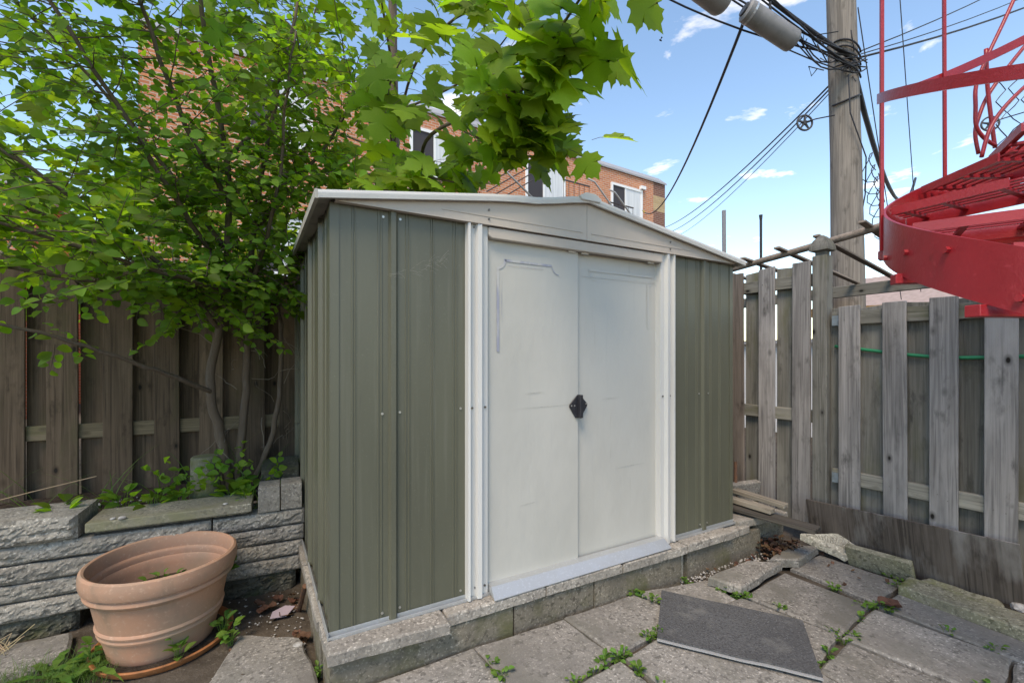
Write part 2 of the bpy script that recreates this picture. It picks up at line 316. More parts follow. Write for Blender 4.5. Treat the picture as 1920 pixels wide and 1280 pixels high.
loose('loose_slab', 'small loose concrete slab lying on the paving below the shed plinth', 'paving slab', [(2.62,1.70,.100),(2.776,1.587,.092),(2.272,1.511,.103),(2.205,1.668,.108)], .045, m_slab, 31, jit=.005)
loose('broken_slab', 'short broken slab beside the pile of dead leaves', 'paving slab', [(2.76,1.655,.088),(3.14,1.72,.085),(3.24,1.615,.085),(2.92,1.565,.088)], .05, m_slab, 32, jit=.006)
loose('mossy_kerb', 'long mossy concrete kerb stone lying along the right fence', 'kerb stone', [(3.084,1.124,.082),(3.256,1.142,.082),(3.30,.30,.082),(3.10,.28,.082)], .065, m_kerb, 33, jit=.004)
loose('flat_stone', 'flat broken stone between the mossy kerb and the plywood', 'stone', [(3.28,1.12,.055),(3.37,1.10,.07),(3.40,.80,.06),(3.33,.78,.05)], .04, m_kerb, 34, jit=.012)

# ------------------------------------------------------------------ shed plinth
pl = thing('shed_plinth', 'low plinth of concrete blocks with cap slabs carrying the metal shed', 'plinth', (0, 0, 0))
CAPS = [(.235,.700,1.772,1.738,.252),(.708,1.200,1.792,1.792,.250),(1.206,1.683,1.793,1.788,.250),(1.690,2.180,1.786,1.782,.247),(2.184,2.600,1.782,1.776,.252),(2.606,2.80,1.80,1.805,.240)]
for i, (x0, x1, y0, y1, z) in enumerate(CAPS): slab('cap_slab', [(x0,y0,z),(x1,y1,z),(x1,2.02,z),(x0,2.02,z)], .046, m_cap, pl, 50+i, jit=.003, bev=.005, sub=8)
for i, (x0, x1, y) in enumerate(((.25,1.035,1.803),(1.04,1.50,1.806),(1.505,2.155,1.803),(2.21,2.92,1.81))):
    slab('block', [(x0,y,.2),(x1,y,.2),(x1,2.0,.2),(x0,2.0,.2)], .24, m_block, pl, 60+i, jit=.004, sub=7)
MB().box((2.16,1.83,-.02),(2.205,2.0,.19)).build('mortar', m_ribbed, pl, bevel=.006)
for i, (y0, y1) in enumerate(((2.03,2.6),(2.62,3.2),(3.22,3.65))):
    slab('cap_slab', [(.225,y0,.249),(.225,y1,.249),(.45,y1,.249),(.45,y0,.249)], .046, m_cap, pl, 70+i, jit=.003)
    slab('block', [(.243,y0,.2),(.243,y1,.2),(.45,y1,.2),(.45,y0,.2)], .24, m_block, pl, 75+i)
for i, (y0, y1) in enumerate(((2.03,2.8),(2.82,3.62))): slab('block', [(2.55,y0,.2),(2.55,y1,.2),(2.90,y1,.2),(2.90,y0,.2)], .24, m_block, pl, 80+i)

# ------------------------------------------------------------------ shed
YF = 1.872; ZB = .252; XL, XR, XC = .262, 2.713, 1.4875; YB = 3.62
shed = thing('metal_shed', 'olive green and white metal garden shed with two sliding doors', 'shed', (XC, YF, ZB))
def sp(mb, name, m, parent=shed, **k):
    mb.v = [(x-XC, y-YF, z-ZB) for x, y, z in mb.v]; return mb.build(name, m, parent, **k)
def profile_wall(prof, z0, z1, th=.004):
    """prof: (x, y) polyline extruded in z with a little thickness"""
    mb = MB(); n = len(prof)
    mb.v = [(x, y, z) for z in (z0, z1) for x, y in prof]+[(x, y+th, z) for z in (z0, z1) for x, y in prof]
    for i in range(n-1): mb.f += [(i, i+1, n+i+1, n+i), (2*n+i, 3*n+i, 3*n+i+1, 2*n+i+1)]
    mb.f += [(0, n, 3*n, 2*n), (n-1, 3*n-1, 4*n-1, 2*n-1)]
    return mb
def ribbed(x0, x1, fine, rib, y):
    ev = []
    for a, b in fine:
        m_ = (a+b)/2; q = (b-a)/4
        for c in (m_-q, m_+q): ev += [(c-.0035, 0), (c-.002, -.003), (c+.002, -.003), (c+.0035, 0)]
    for a, b in rib: ev += [(a, 0), (a+.008, -.017), (b-.012, -.017), (b, 0)]
    ev.sort(); return [(x0, y)]+[(x, y+d) for x, d in ev]+[(x1, y)]
FL = [(.335,.355),(.434,.460),(.548,.575),(.660,.678),(.760,.787)]
FR = [(2.165,2.192),(2.267,2.295),(2.359,2.385),(2.489,2.515),(2.577,2.604)]
sp(profile_wall(ribbed(XL, .83, FL, [(.481,.521)], YF), ZB+.012, 1.935), 'front_wall_panel', m_olive)
sp(profile_wall(ribbed(2.135, XR, FR, [(2.412,2.452)], YF), ZB+.012, 1.935), 'front_wall_panel', m_olive)
def side_wall(x, sgn):
    fine = []; ribs = []
    y = YF+.02
    while y < YB-.3:
        fine += [(y+.12,y+.142)]; ribs.append((y+.235,y+.272)); y += .42
    pr = ribbed(YF+.003, YB, fine, ribs, 0)
    mb = profile_wall(pr, ZB+.012, 1.94); mb.v = [(x+sgn*(-yy), xx, z) for xx, yy, z in mb.v]; return mb
sp(side_wall(XL, -1), 'side_wall_panel', m_olive); sp(side_wall(XR, 1), 'side_wall_panel', m_olive)
sp(MB().box((XL,YB,ZB+.01),(XR,YB+.004,1.95)), 'back_wall_panel', m_olive)
for s, X in ((-1, XL), (1, XR)):   # corner trims
    mb = MB(); e = .003*s; mb.box((min(X+e, X+e*2.2-.034*s), YF-.004, ZB+.012), (max(X+e, X+e*2.2-.034*s), YF-.0015, 1.934)); mb.box((min(X+e, X+e*2.2), YF-.004, ZB+.012), (max(X+e, X+e*2.2), YF+.045, 1.934)); sp(mb, 'corner_trim', m_olive)
JP = [(0,.0),(.003,-.030),(.013,-.033),(.021,-.010),(.043,-.010),(.051,-.031),(.069,-.034),(.077,-.012),(.107,-.012),(.108,.03)]
sp(profile_wall([(.823+x, YF+y) for x, y in JP], ZB+.004, 1.93), 'door_jamb', m_white)
sp(profile_wall([(2.152-x, YF+y) for x, y in reversed(JP)], ZB+.004, 1.93), 'door_jamb', m_white)
def door(x0, x1, y, hx):
    d = MB(); nx, nz = 10, 26; z0, z1 = ZB+.028, 1.90
    for k in range(nz+1):
        for i in range(nx+1):
            u = i/nx; w = k/nz; dent = .0018*mnoise.noise(Vector((u*2+x0*9, w*3, 1.3)))*min(1, 4*u*(1-u)*3)
            d.v.append((x0+(x1-x0)*u, y+dent, z0+(z1-z0)*w))
    d.f = [(k*(nx+1)+i, k*(nx+1)+i+1, (k+1)*(nx+1)+i+1, (k+1)*(nx+1)+i) for k in range(nz) for i in range(nx)]
    o = sp(d, 'door', m_door, smooth=True)
    r = MB(); r.box((x0,y+.002,z0),(x0+.012,y+.022,z1)); r.box((x1-.012,y+.002,z0),(x1,y+.022,z1)); sp(r, 'return_edge', m_door, o)
    return o
dl = door(.925, 1.462, YF+.008, 1); dr = door(1.459, 2.052, YF+.026, -1)
def decal(par, x0, x1, z1, zend, y, m, full):
    w = .014; c = .052; mb = MB()
    def strip(a, b, wd):
        a = Vector(a); b = Vector(b); d = (b-a).normalized(); nrm = Vector((-d.z, 0, d.x))*wd
        mb.add([a, b, b+nrm, a+nrm], [(0,1,2,3)])
    def arc(cxx, cz, r, a0, a1, wd):
        for i in range(8):
            t0 = radians(a0+(a1-a0)*i/8); t1 = radians(a0+(a1-a0)*(i+1)/8)
            P = [Vector((cxx+q*cos(t), y, cz+q*sin(t))) for t, q in ((t0,r),(t1,r),(t1,r+wd),(t0,r+wd))]; mb.add(P, [(0,1,2,3)])
    if full: strip((x0,y,z1-c),(x0,y,zend),w)
    arc(x0, z1, c-.012, -90, 0, w*.9)
    strip((x0+c-.005,y,z1),(x1-c,y,z1-.001),-w*.8)
    arc(x1, z1, c-.004, 180, 262, .004)
    strip((x0+.026,y,z1-c-.02),(x0+.026,y,zend+.15),.0022); strip((x0+c+.014,y,z1-.03),(x1-c-.05,y,z1-.03),.0022)
    sp(mb, 'printed_border', m, par)
decal(dl, .985, 1.345, 1.795, 1.36, YF+.0050, m_decal, True)
decal(dr, 1.975, 1.60, 1.79, 1.5, YF+.0230, m_decal2, True)
def handle(par, x, y, s):
    mb = MB(); z = 1.083
    P = [(0,.052),(0,-.062),(-.012*s,-.062),(-.052*s,-.004),(-.052*s,.008),(-.008*s,.052)]
    mb.prism([(x+a, z+b) for a, b in P], 0, .006, Matrix(((1,0,0,0),(0,0,-1,y),(0,1,0,0),(0,0,0,1))))
    mb.box((x-.004*s if s > 0 else x-.006, y-.032, z-.062), (x+.006 if s > 0 else x+.004, y, z+.056))
    o = sp(mb, 'handle', m_black, par, bevel=.0015)
    b = MB()
    for q in ((-.042, .002), (-.022, .002)): b.prism([(x+q[0]*s+.0035*cos(t*pi/3), z+q[1]+.0035*sin(t*pi/3)) for t in range(6)], 0, .002, Matrix(((1,0,0,0),(0,0,-1,y-.006),(0,1,0,0),(0,0,0,1))))
handle(dl, 1.455, YF+.005, 1); handle(dr, 1.474, YF+.016, -1)
mb = MB()
for x, z, y in ((1.413,1.085,YF-.002),(1.433,1.085,YF-.002),(1.516,1.09,YF+.009)): mb.prism([(x+.004*cos(t*pi/3), z+.004*sin(t*pi/3)) for t in range(6)], 0, .002, Matrix(((1,0,0,0),(0,0,-1,y),(0,1,0,0),(0,0,0,1))))
sp(mb, 'handle_screws', m_screw_w)
for par, yy, marks in ((dl, YF+.0057, ((1.13,1.25,1.155,.003),(1.06,1.40,1.085,.002),(1.10,1.20,.62,.002))), (dr, YF+.0237, ((1.62,1.76,1.105,.002),(1.70,1.95,.72,.002)))):
    for x0_, x1_, z_, w__ in marks: sp(MB().add([(x0_,yy,z_),(x1_,yy,z_+.006),(x1_,yy,z_+.006+w__*.4),((x0_+x1_)/2,yy,z_+.003+w__)], [(0,1,2,3)]), 'scuff_mark', m_scuff, par)
# header track over the doors, gable plates, roof
hp = [(.93,1.925),(.93,1.893),(.936,1.882),(.948,1.876),(2.046,1.876),(2.046,1.925)]
sp(MB().prism(hp, 0, .03, Matrix(((1,0,0,0),(0,0,-1,YF+.004),(0,1,0,0),(0,0,0,1)))), 'door_header', m_gable, bevel=.003)
mb = MB()
for x in (1.395, 1.478, 1.955): sp(MB().box((x,YF-.004,1.868),(x+.045,YF+.006,1.8765)), 'slider_clip', m_white)
XG0, XG1 = .272, 2.703; ZE, ZP = 1.948, 2.132
def roof_z(x): return ZE+(ZP-ZE)*(1-abs(x-XC)/(XC-XG0))
Mf = Matrix(((1,0,0,0),(0,0,-1,YF-.030),(0,1,0,0),(0,0,0,1)))
for s in (-1, 1):
    x0, x1 = (XG0, XC-.001) if s < 0 else (XC+.001, XG1)
    P = [(x0,1.934),(x1,1.934),(x1,roof_z(x1)-.001),(x0,roof_z(x0)-.001)]
    gp = sp(MB().prism(P, 0, .004, Mf), 'gable_plate', m_gable)
    e = MB(); a, b = (.70, XC-.03) if s < 0 else (XC+.03, 2.275)
    e.box((a,YF-.0365,1.966),(b,YF-.034,1.969)); sp(e, 'embossed_line', m_gable, gp)
    f = MB(); f.box((x0,YF-.036,1.931),(x1,YF-.005,1.934)); sp(f, 'bottom_flange', m_gable, gp)
YR0, YR1 = 1.822, 3.70; XE0, XE1 = .207, 2.768
def rz(x): return ZE+.012+(ZP+.012-ZE-.012)*(1-abs(x-XC)/(XC-XG0))
NS = 12
for s in (-1, 1):
    r = MB(); fas = MB(); prev = None
    for i in range(NS+1):
        x = (XE0+(XC-XE0)*i/NS) if s < 0 else (XC+(XE1-XC)*i/NS)
        sag = -.011*math.exp(-((x-1.20)/.12)**2) if s < 0 else 0
        z = rz(x)+sag
        cur = [(x,YR0,z),(x,YR1,z),(x,YR0,z-.006),(x,YR1,z-.006)]
        curf = [(x,YR0-.010,z+.004),(x,YR0-.010,z-.026),(x,YR0+.004,z-.026),(x,YR0+.004,z+.004), (x,YR0-.0125,z-.006),(x,YR0-.0125,z-.010)]
        if prev:
            r.add(prev[0]+cur, [(0,1,5,4),(2,6,7,3)])
            fas.add(prev[1]+curf, [(0,6,10,4),(4,10,11,5),(5,11,7,1),(1,7,8,2),(3,2,8,9),(0,3,9,6)])
        prev = (cur, curf)
    ro = sp(r, 'roof_panel', m_soffit); sp(fas, 'fascia_trim', m_white, ro)
    xe = XE0 if s < 0 else XE1; z = rz(xe)
    sp(MB().box((xe-.010,YR0-.008,z-.028),(xe+.004,YR1,z+.006)), 'eave_trim', m_white if s > 0 else m_soffit, ro)
sp(MB().prism([(XC-.075,rz(XC-.075)+.006),(XC-.06,rz(XC)-.022),(XC+.06,rz(XC)-.022),(XC+.068,rz(XC+.068)+.006),(XC+.03,rz(XC)+.018),(XC-.03,rz(XC)+.018)], 0, .02, Matrix(((1,0,0,0),(0,0,-1,YR0-.002),(0,1,0,0),(0,0,0,1)))), 'ridge_cap_end', m_white, bevel=.003)
sp(MB().prism([(XC-.09,rz(XC-.09)+.004),(XC+.09,rz(XC+.09)+.004),(XC,rz(XC)+.012)], 0, 1.85, Matrix(((1,0,0,0),(0,0,-1,YR1-.01),(0,1,0,0),(0,0,0,1)))), 'ridge_cap', m_white)
# base track and door sill
tr = MB(); tr.box((XL-.012,YF-.020,ZB-.001),(XR+.012,YF+.02,ZB+.004)); tr.box((XL-.012,YF-.022,ZB+.0045),(.945,YF-.017,ZB+.013)); tr.box((2.045,YF-.022,ZB+.0045),(XR+.012,YF-.017,ZB+.013)); tr.box((XL-.012,YF-.005,ZB+.004),(XR+.012,YF-.0045,ZB+.026))
tr.box((XL-.016,YF-.02,ZB+.0002),(XL-.001,YB,ZB+.004)); tr.box((XL-.0165,YF-.02,ZB+.0045),(XL-.0125,YB,ZB+.028)); tr.box((XR+.001,YF-.02,ZB+.0002),(XR+.016,YB,ZB+.004))
sp(tr, 'base_track', m_galv)
sl = MB(); sl.add([(.938,YF-.034,ZB+.042),(2.050,YF-.034,ZB+.042),(2.058,YF-.082,ZB+.004),(.930,YF-.082,ZB+.004),(.938,YF+.01,ZB+.044),(2.05,YF+.01,ZB+.044),(.930,YF-.082,ZB+.001),(2.058,YF-.082,ZB+.001),(.938,YF+.01,ZB+.02),(2.05,YF+.01,ZB+.02)], [(0,3,2,1),(4,0,1,5),(3,6,7,2),(6,8,9,7),(4,5,9,8),(0,4,8,6,3),(1,2,7,9,5)])
sp(sl, 'door_sill', m_galv)
sc = MB(); scw = MB()
def scr(mb, x, z, y): mb.prism([(x+.0052*cos(t*pi/4), z+.0052*sin(t*pi/4)) for t in range(8)], 0, .004, Matrix(((1,0,0,0),(0,0,-1,y),(0,1,0,0),(0,0,0,1))))
for x, z in ((.456,1.105),(.528,1.107),(.456,.296),(.528,.30),(.800,1.107),(.800,.30),(2.165,1.107),(2.39,1.107),(2.475,1.107),(2.40,.30),(2.465,.30),(.46,1.905),(.53,1.905)): scr(scw, x, z, YF-.001)
for x, z, dy in ((.853,1.107,.011),(.868,.30,.011),(.916,1.108,.013),(.914,.30,.013),(2.122,1.107,.011),(2.06,1.107,.013),(.925,1.998,.0345),(.925,1.957,.0345),(2.10,1.998,.0345),(2.10,1.957,.0345),(.862,1.918,.011),(2.115,1.918,.011)): scr(sc, x, z, YF-dy)
tag(sp(scw, 'zinc_screws', m_screw_w), kind='stuff'); tag(sp(sc, 'dark_screws', m_screw), kind='stuff')
# ------------------------------------------------------------------ wooden fences
def board_mesh(w, th, L, tilt=0):
    mb = MB(); mb.box((-w/2, -th/2, -L/2), (w/2, th/2, L/2))
    mb.v = [(x, y, z+(tilt*x if z > 0 else 0)) for x, y, z in mb.v]; return mb.mesh('board', bevel=.003)
def board(par, name, c, w, th, L, rz_, m, tilt=0, lean=0):
    return mesh_obj(name, board_mesh(w, th, L, tilt), m, par, c, (rnd(-.004,.004), lean+rnd(-.004,.004), rz_))
FA = radians(-2.21); FD = Vector((sin(FA), cos(FA), 0)); FN = Vector((-FD.y, FD.x, 0))   # along the fence, towards the yard
F0 = Vector((3.45, .95, 0))
def fpt(s, off, z): return F0+FD*s+FN*off+Vector((0, 0, z))
RZF = pi/2-FA
def fence_run(name, label, s_ends, fronts, backs, top, bot, rails, ftop=None, hanger=False):
    base = fpt(s_ends[0], 0, 0)
    t = thing(name, label, 'fence', base)
    def put(nm, s0, s1, off, z0, z1, m, tilt=0):
        c = fpt((s0+s1)/2, off, (z0+z1)/2)-base; return board(t, nm, c, abs(s1-s0), .019, z1-z0, RZF, m, tilt)
    for i, (a, b) in enumerate(fronts): put('board', a, b, 0, bot+rnd(-.02,.02), top+rnd(-.008,.008), (w_grey, w_grey, w_brown)[i % 3] if 'taller' in label else w_grey, rnd(-.12,.05))
    for a, b in backs: put('board', a, b, -.0585, bot+rnd(-.02,.02), top-.01+rnd(-.008,.008), w_moss, rnd(-.1,.1))
    for z in rails:
        L = abs(s_ends[1]-s_ends[0]); c = fpt((s_ends[0]+s_ends[1])/2, -.029, z)-base
        mb = MB().box((-L/2,-.0185,-.0445),(L/2,.0185,.0445)); mb.build('rail', w_grey_x, t, bevel=.003, loc=c, rot=(0, 0, RZF))
        if hanger:
            c = fpt(s_ends[1]-.022, -.029, z)-base; h = MB(); h.box((-.02,-.0205,-.047),(.02,.0205,-.0452)); h.box((-.02,-.0215,-.047),(.02,-.0192,.02)); h.box((-.02,.0192,-.047),(.02,.0215,.02)); h.build('joist_hanger', m_hanger, t, loc=c, rot=(0, 0, RZF))
    n = MB()
    for a, b in fronts:
        for z in rails:
            for q in (.3, .7):
                p = fpt(a+(b-a)*q+rnd(-.008,.008), .0095, z+rnd(-.025,.025))-base; n.tube([p, p+FN*.0015], .0032, 6)
    tag(n.build('nail_heads', m_screw, t), kind='stuff')
    return t
fence_run('shadowbox_fence', 'weathered grey board fence with green hose behind its boards', (-2.4, .672),
          [(.503,.625),(.262,.381),(.034,.158),(-.195,-.070)]+[(-.195-.23*k-.005,-.07-.23*k) for k in range(1, 10)],
          [(.640,.705),(.392,.522),(.160,.285),(-.075,.06),(-.30,-.175)]+[(-.30-.23*k,-.175-.23*k) for k in range(1, 9)], 1.672, .06, (1.592, .530), hanger=True)
fence_run('shadowbox_fence', 'taller far section of grey fence between the shed and the post', (.80, 3.2),
          [(.800,.922),(1.047,1.169),(1.290,1.417)]+[(1.29+.245*k,1.41+.245*k) for k in range(1, 8)],
          [(.932,1.060),(1.182,1.306)]+[(1.182+.245*k,1.306+.245*k) for k in range(1, 8)], 2.008, .10, (1.878, .912))
# post with a carved cap
po = thing('fence_post', 'square wooden fence post with a carved pointed cap', 'fence post', fpt(.738, -.03, 0))
MB().box((-.046,-.046,-.1),(.046,.046,2.035)).build('post', w_moss, po, bevel=.004, rot=(0, 0, RZF))
cp = MB()
def sq(h, z): return [(-h,-h,z),(h,-h,z),(h,h,z),(-h,h,z)]
ring = [sq(.032,2.035),sq(.032,2.062),sq(.060,2.070),sq(.060,2.086),sq(.056,2.108),sq(.043,2.140),sq(.024,2.166),sq(.008,2.178)]
for r_ in ring: cp.v += r_
cp.f = [(i*4+k, i*4+(k+1) % 4, (i+1)*4+(k+1) % 4, (i+1)*4+k) for i in range(len(ring)-1) for k in range(4)]+[(28,29,30,31)]
cp.build('post_cap', w_moss, po, rot=(0, 0, RZF))
# left fence
LA = radians(-3.4); LD = Vector((cos(LA), sin(LA), 0)); LN = Vector((sin(LA), -cos(LA), 0))
L0 = Vector((.25, 3.70, 0))
def lpt(x, off, z): return L0+LD*(x-.25)/cos(LA)+LN*off+Vector((0, 0, z))
lf = thing('shadowbox_fence', 'dark brown board fence in the shade behind the raised bed', 'fence', lpt(-.5, 0, 0)); lb = lpt(-.5, 0, 0)
fr = [(-1.316,-1.178),(-1.085,-.939),(-.821,-.672),(-.563,-.427),(-.316,-.180),(-.063,.073),(.161,.299)]+[(.405+.245*k,.54+.245*k) for k in range(9)]+[(-1.316-.245*k,-1.18-.245*k) for k in range(1, 7)]
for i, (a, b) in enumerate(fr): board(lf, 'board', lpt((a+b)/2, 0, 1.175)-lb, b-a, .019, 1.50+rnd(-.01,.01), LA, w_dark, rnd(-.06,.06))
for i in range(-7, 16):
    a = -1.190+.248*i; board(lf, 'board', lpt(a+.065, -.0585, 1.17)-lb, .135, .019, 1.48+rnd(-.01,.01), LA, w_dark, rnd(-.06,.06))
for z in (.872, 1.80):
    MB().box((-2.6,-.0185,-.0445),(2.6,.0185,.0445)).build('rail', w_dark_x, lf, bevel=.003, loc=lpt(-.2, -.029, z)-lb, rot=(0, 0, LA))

# ------------------------------------------------------------------ retaining wall and bed
WA = LA; W0 = Vector((.25, 2.90, 0))
def wpt(x, off, z): return W0+LD*(x-.25)/cos(LA)+LN*off+Vector((0, 0, z))
rw = thing('retaining_wall', 'low retaining wall of split grey stone courses beside the shed', 'retaining wall', wpt(-.4, 0, 0)); rb = wpt(-.4, 0, 0)
def rough_block(L, h, D, seed, amp=.0125, slope=.003):
    nx = max(4, int(L/.012)); nz = max(4, int(h/.0095)); mb = MB()
    for k in range(nz+1):
        for i in range(nx+1):
            u = i/nx; w = k/nz; e = min(1, 6*min(u, 1-u)*L/.12, 5*min(w, 1-w)+.25)
            p = Vector((u*L*14+seed*7.7, seed*3.1, w*h*26)); d = mnoise.noise(p)*.7+mnoise.noise(p*2.1)*.6+abs(mnoise.noise(p*4.3))*.7
            zz_ = h*w+(.004*mnoise.noise(Vector((u*L*9+seed, 3, w))) if k in (0, nz) else 0)
            mb.v.append((u*L-L/2, -amp*e*(1.0+d)-slope*(1-abs(2*w-1)), zz_))
    nf = len(mb.v); q = nx+1
    mb.f = [(k*q+i, k*q+i+1, (k+1)*q+i+1, (k+1)*q+i) for k in range(nz) for i in range(nx)]
    mb.v += [(-L/2,D,0),(L/2,D,0),(L/2,D,h),(-L/2,D,h)]
    mb.f += [tuple([nz*q+i for i in range(q)]+[nf+2,nf+3]), tuple([i for i in range(q-1,-1,-1)]+[nf,nf+1]), tuple([k*q for k in range(nz,-1,-1)]+[nf,nf+3]), tuple([k*q+nx for k in range(nz+1)]+[nf+2,nf+1]), (nf,nf+3,nf+2,nf+1)]
    return mb.mesh('stone')
cs = [(.115,.085),(.203,.083),(.289,.086),(.380,.085)]; sd_ = 1
splits = [[-2.3,-1.25,-.30,.252],[-2.3,-1.10,.254],[-2.3,-1.3,-.42,.258],[-2.3,-1.15,-.19,.262]]
for (z, h), xs in zip(cs, splits):
    for a, b in zip(xs[:-1], xs[1:]):
        mesh_obj('stone', rough_block(b-a-.007, h-.004, .22, sd_), m_stone, rw, wpt((a+b)/2, .01+rnd(-.006,.006), z)-rb, (0, 0, LA)); sd_ += 1
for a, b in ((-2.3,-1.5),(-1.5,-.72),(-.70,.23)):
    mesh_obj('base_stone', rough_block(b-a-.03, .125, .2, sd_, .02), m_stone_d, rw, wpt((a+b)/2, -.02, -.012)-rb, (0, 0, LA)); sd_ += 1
for a, b in ((-2.2,-1.47),(-1.46,-.725)):
    mesh_obj('cap_stone', rough_block(b-a-.006, .115, .26, sd_, .02, .0), m_stone, rw, wpt((a+b)/2, .03, .468)-rb, (0, 0, LA)); sd_ += 1
def bslab(name, label, cat, x0, x1, y0, y1, z0, z1, m, rot=(0, 0, 0), bev=.006, parent=None):
    o = MB().box((-(x1-x0)/2,-(y1-y0)/2,-(z1-z0)/2),((x1-x0)/2,(y1-y0)/2,(z1-z0)/2)).build(name, m, parent, bevel=bev, seg=2, loc=((x0+x1)/2,(y0+y1)/2,(z0+z1)/2), rot=rot)
    return tag(o, label, cat) if label else o
def on_wall(name, label, cat, a, b, f0, f1, z0, z1, m, rx=0):
    c = wpt((a+b)/2, -(f0+f1)/2, (z0+z1)/2); L = (b-a)/2; D = (f1-f0)/2; h = (z1-z0)/2
    return tag(MB().box((-L,-D,-h),(L,D,h)).build(name, m, None, bevel=.005, seg=2, loc=c, rot=(rx, 0, LA)), label, cat)
on_wall('coping_slab', 'long thin concrete coping slab lying on top of the retaining wall', 'coping slab', -.700, -.004, -.05, .19, .490, .535, m_coping)
MB().box((-.33,0,0),(.33,.15,.022)).build('mortar_bed', m_block, rw, loc=wpt(-.35, -.01, .4665)-rb, rot=(0, 0, LA))
on_wall('small_paver', 'small grey paver block on the wall end, left of the pair', 'paver', .025, .133, -.03, .13, .468, .608, m_stone)
on_wall('small_paver', 'small grey paver block on the wall end, touching the shed side', 'paver', .137, .246, -.025, .13, .468, .612, m_stone)
on_wall('mossy_stone', 'mossy square stone lying in the bed behind the paver blocks', 'stone', .03, .235, .22, .45, .52, .665, m_stone_d, .15)
bed = MB(); xs = [-2.4+.06*i for i in range(45)]; ys = [-.16-.06*j for j in range(12)]
for x in xs:
    for o_ in ys: p = wpt(x, o_, 0); bed.v.append((p.x, p.y, .478+.035*mnoise.noise(Vector((p.x*4, p.y*4, 1)))+.02*mnoise.noise(Vector((p.x*15, p.y*15, 5)))))
nb = len(ys); bed.f = [(i*nb+j, (i+1)*nb+j, (i+1)*nb+j+1, i*nb+j+1) for i in range(len(xs)-1) for j in range(nb-1)]
tag(bed.build('soil_bed', m_soil, smooth=True), kind='structure')
st = MB().lathe([(.0,.0),(.082,.0),(.078,.12),(.075,.275),(.066,.283),(0,.283)], 24).build('concrete_stub', m_kerb, None, smooth='auto', loc=(-.25,3.30,.455))
tag(st, 'round concrete post stub standing in the raised bed', 'concrete stub')

# ------------------------------------------------------------------ pot and saucer
pot = thing('flower_pot', 'large round terracotta coloured pot with banded rim', 'flower pot', (-.362, 2.635, .034))
pot.scale = (.965, .965, .965)
PR = [(0,.012),(.185,.012),(.192,0),(.205,0),(.209,.008),(.212,.03),(.232,.105),(.240,.108),(.243,.117),(.240,.126),(.2395,.130),(.246,.133),(.249,.142),(.245,.151),(.243,.153),(.263,.262),(.268,.275),(.283,.284),(.289,.296),(.286,.309),(.280,.313),(.281,.318),(.297,.326),(.303,.345),(.304,.375),(.300,.395),(.290,.402),(.281,.398),(.276,.385),(.274,.335),(.266,.330),(.262,.322),(.262,.300),(.255,.292),(.250,.26),(.235,.16),(.222,.09),(0,.09)]
MB().lathe(PR, 72).build('pot_body', m_terra, pot, smooth='auto')
MB().lathe([(0,.205),(.20,.20),(.243,.21)], 40).build('potting_soil', m_soil, pot, smooth=True)
sa = MB().lathe([(0,.006),(.225,.006),(.238,.012),(.252,.030),(.262,.034),(.268,.030),(.262,.012),(.245,-.004),(0,-.004)], 56).build('saucer', m_saucer, None, smooth='auto', loc=(-.352, 2.62, .022))
tag(sa, 'shallow orange terracotta saucer under the large pot', 'saucer')
MB().lathe([(0,.012),(.236,.011)], 30).build('wet_soil', m_soil, sa, smooth=True)

# ------------------------------------------------------------------ door mat
A = [Vector(p) for p in ((1.915,1.735,0),(2.300,1.215,0),(1.935,.945,0),(1.55,1.43,0))]
dm = thing('door_mat', 'dark grey ribbed carpet mat lying on the patio slabs', 'door mat', (1.92, 1.33, .085)); mo = Vector((1.92, 1.33, .085))
def matgrid(z0, ext, th):
    mb = MB(); n = 18
    def P(u, v):
        p = A[0].lerp(A[1], u).lerp(A[3].lerp(A[2], u), v)
        z = slab_top(p.x)+z0+.004*mnoise.noise(Vector((p.x*6, p.y*6, 2)))+(.008*max(0, v-.85)/.15)
        return Vector((p.x, p.y, z))-mo
    for k in range(n+1):
        for i in range(n+1): mb.v.append(P(.02*ext+i/n*(1-.04*ext), .02+k/n*(.98+ext)))
    q = n+1; mb.f = [(k*q+i, k*q+i+1, (k+1)*q+i+1, (k+1)*q+i) for k in range(n) for i in range(n)]
    N = q*q; mb.v += [(x, y, z-th) for x, y, z in mb.v]
    mb.f += [tuple(i+N for i in reversed(f)) for f in list(mb.f)]
    for i in range(n):
        for a, b in ((i, i+1), (n*q+i+1, n*q+i), ((i+1)*q, i*q), (i*q+n, (i+1)*q+n)): mb.f.append((a, b, b+N, a+N))
    return mb
matgrid(.017, 0, .008).build('pile', m_mat, dm, smooth='auto'); matgrid(.0095, .035, .005).build('backing', m_matback, dm, smooth='auto')

# ------------------------------------------------------------------ things by the right fence
def lumber(label, p0, p1, w, h, m, name='old_plank'):
    p0 = Vector(p0); p1 = Vector(p1); d = p1-p0; L = d.length; c = (p0+p1)/2
    o = MB().box((-L/2,-w/2,-h/2),(L/2,w/2,h/2)).build(name, m, None, bevel=.004, loc=c); o.rotation_euler = (0, -math.asin(d.z/L), math.atan2(d.y, d.x)); return tag(o, label, 'plank')
bslab('stone_slab', 'pale stone slab sticking out beside the shed corner under the planks', 'stone slab', 2.735, 3.20, 1.80, 2.10, .225, .272, m_cap, (0, 0, -.12))
bslab('prop_block', 'concrete block propping the stone slab beside the post', 'concrete block', 2.95, 3.30, 1.88, 2.12, -.02, .221, m_block, (0, 0, -.1))
bslab('prop_stone', 'second stone under the stacked planks behind the pale slab', 'stone', 2.80, 3.15, 2.22, 2.50, -.02, .30, m_block, (0, 0, .05))
bslab('grey_slab', 'grey slab on edge behind the stacked planks', 'stone slab', 2.80, 3.26, 2.05, 2.10, .272, .420, m_slab, (.18, 0, -.15))
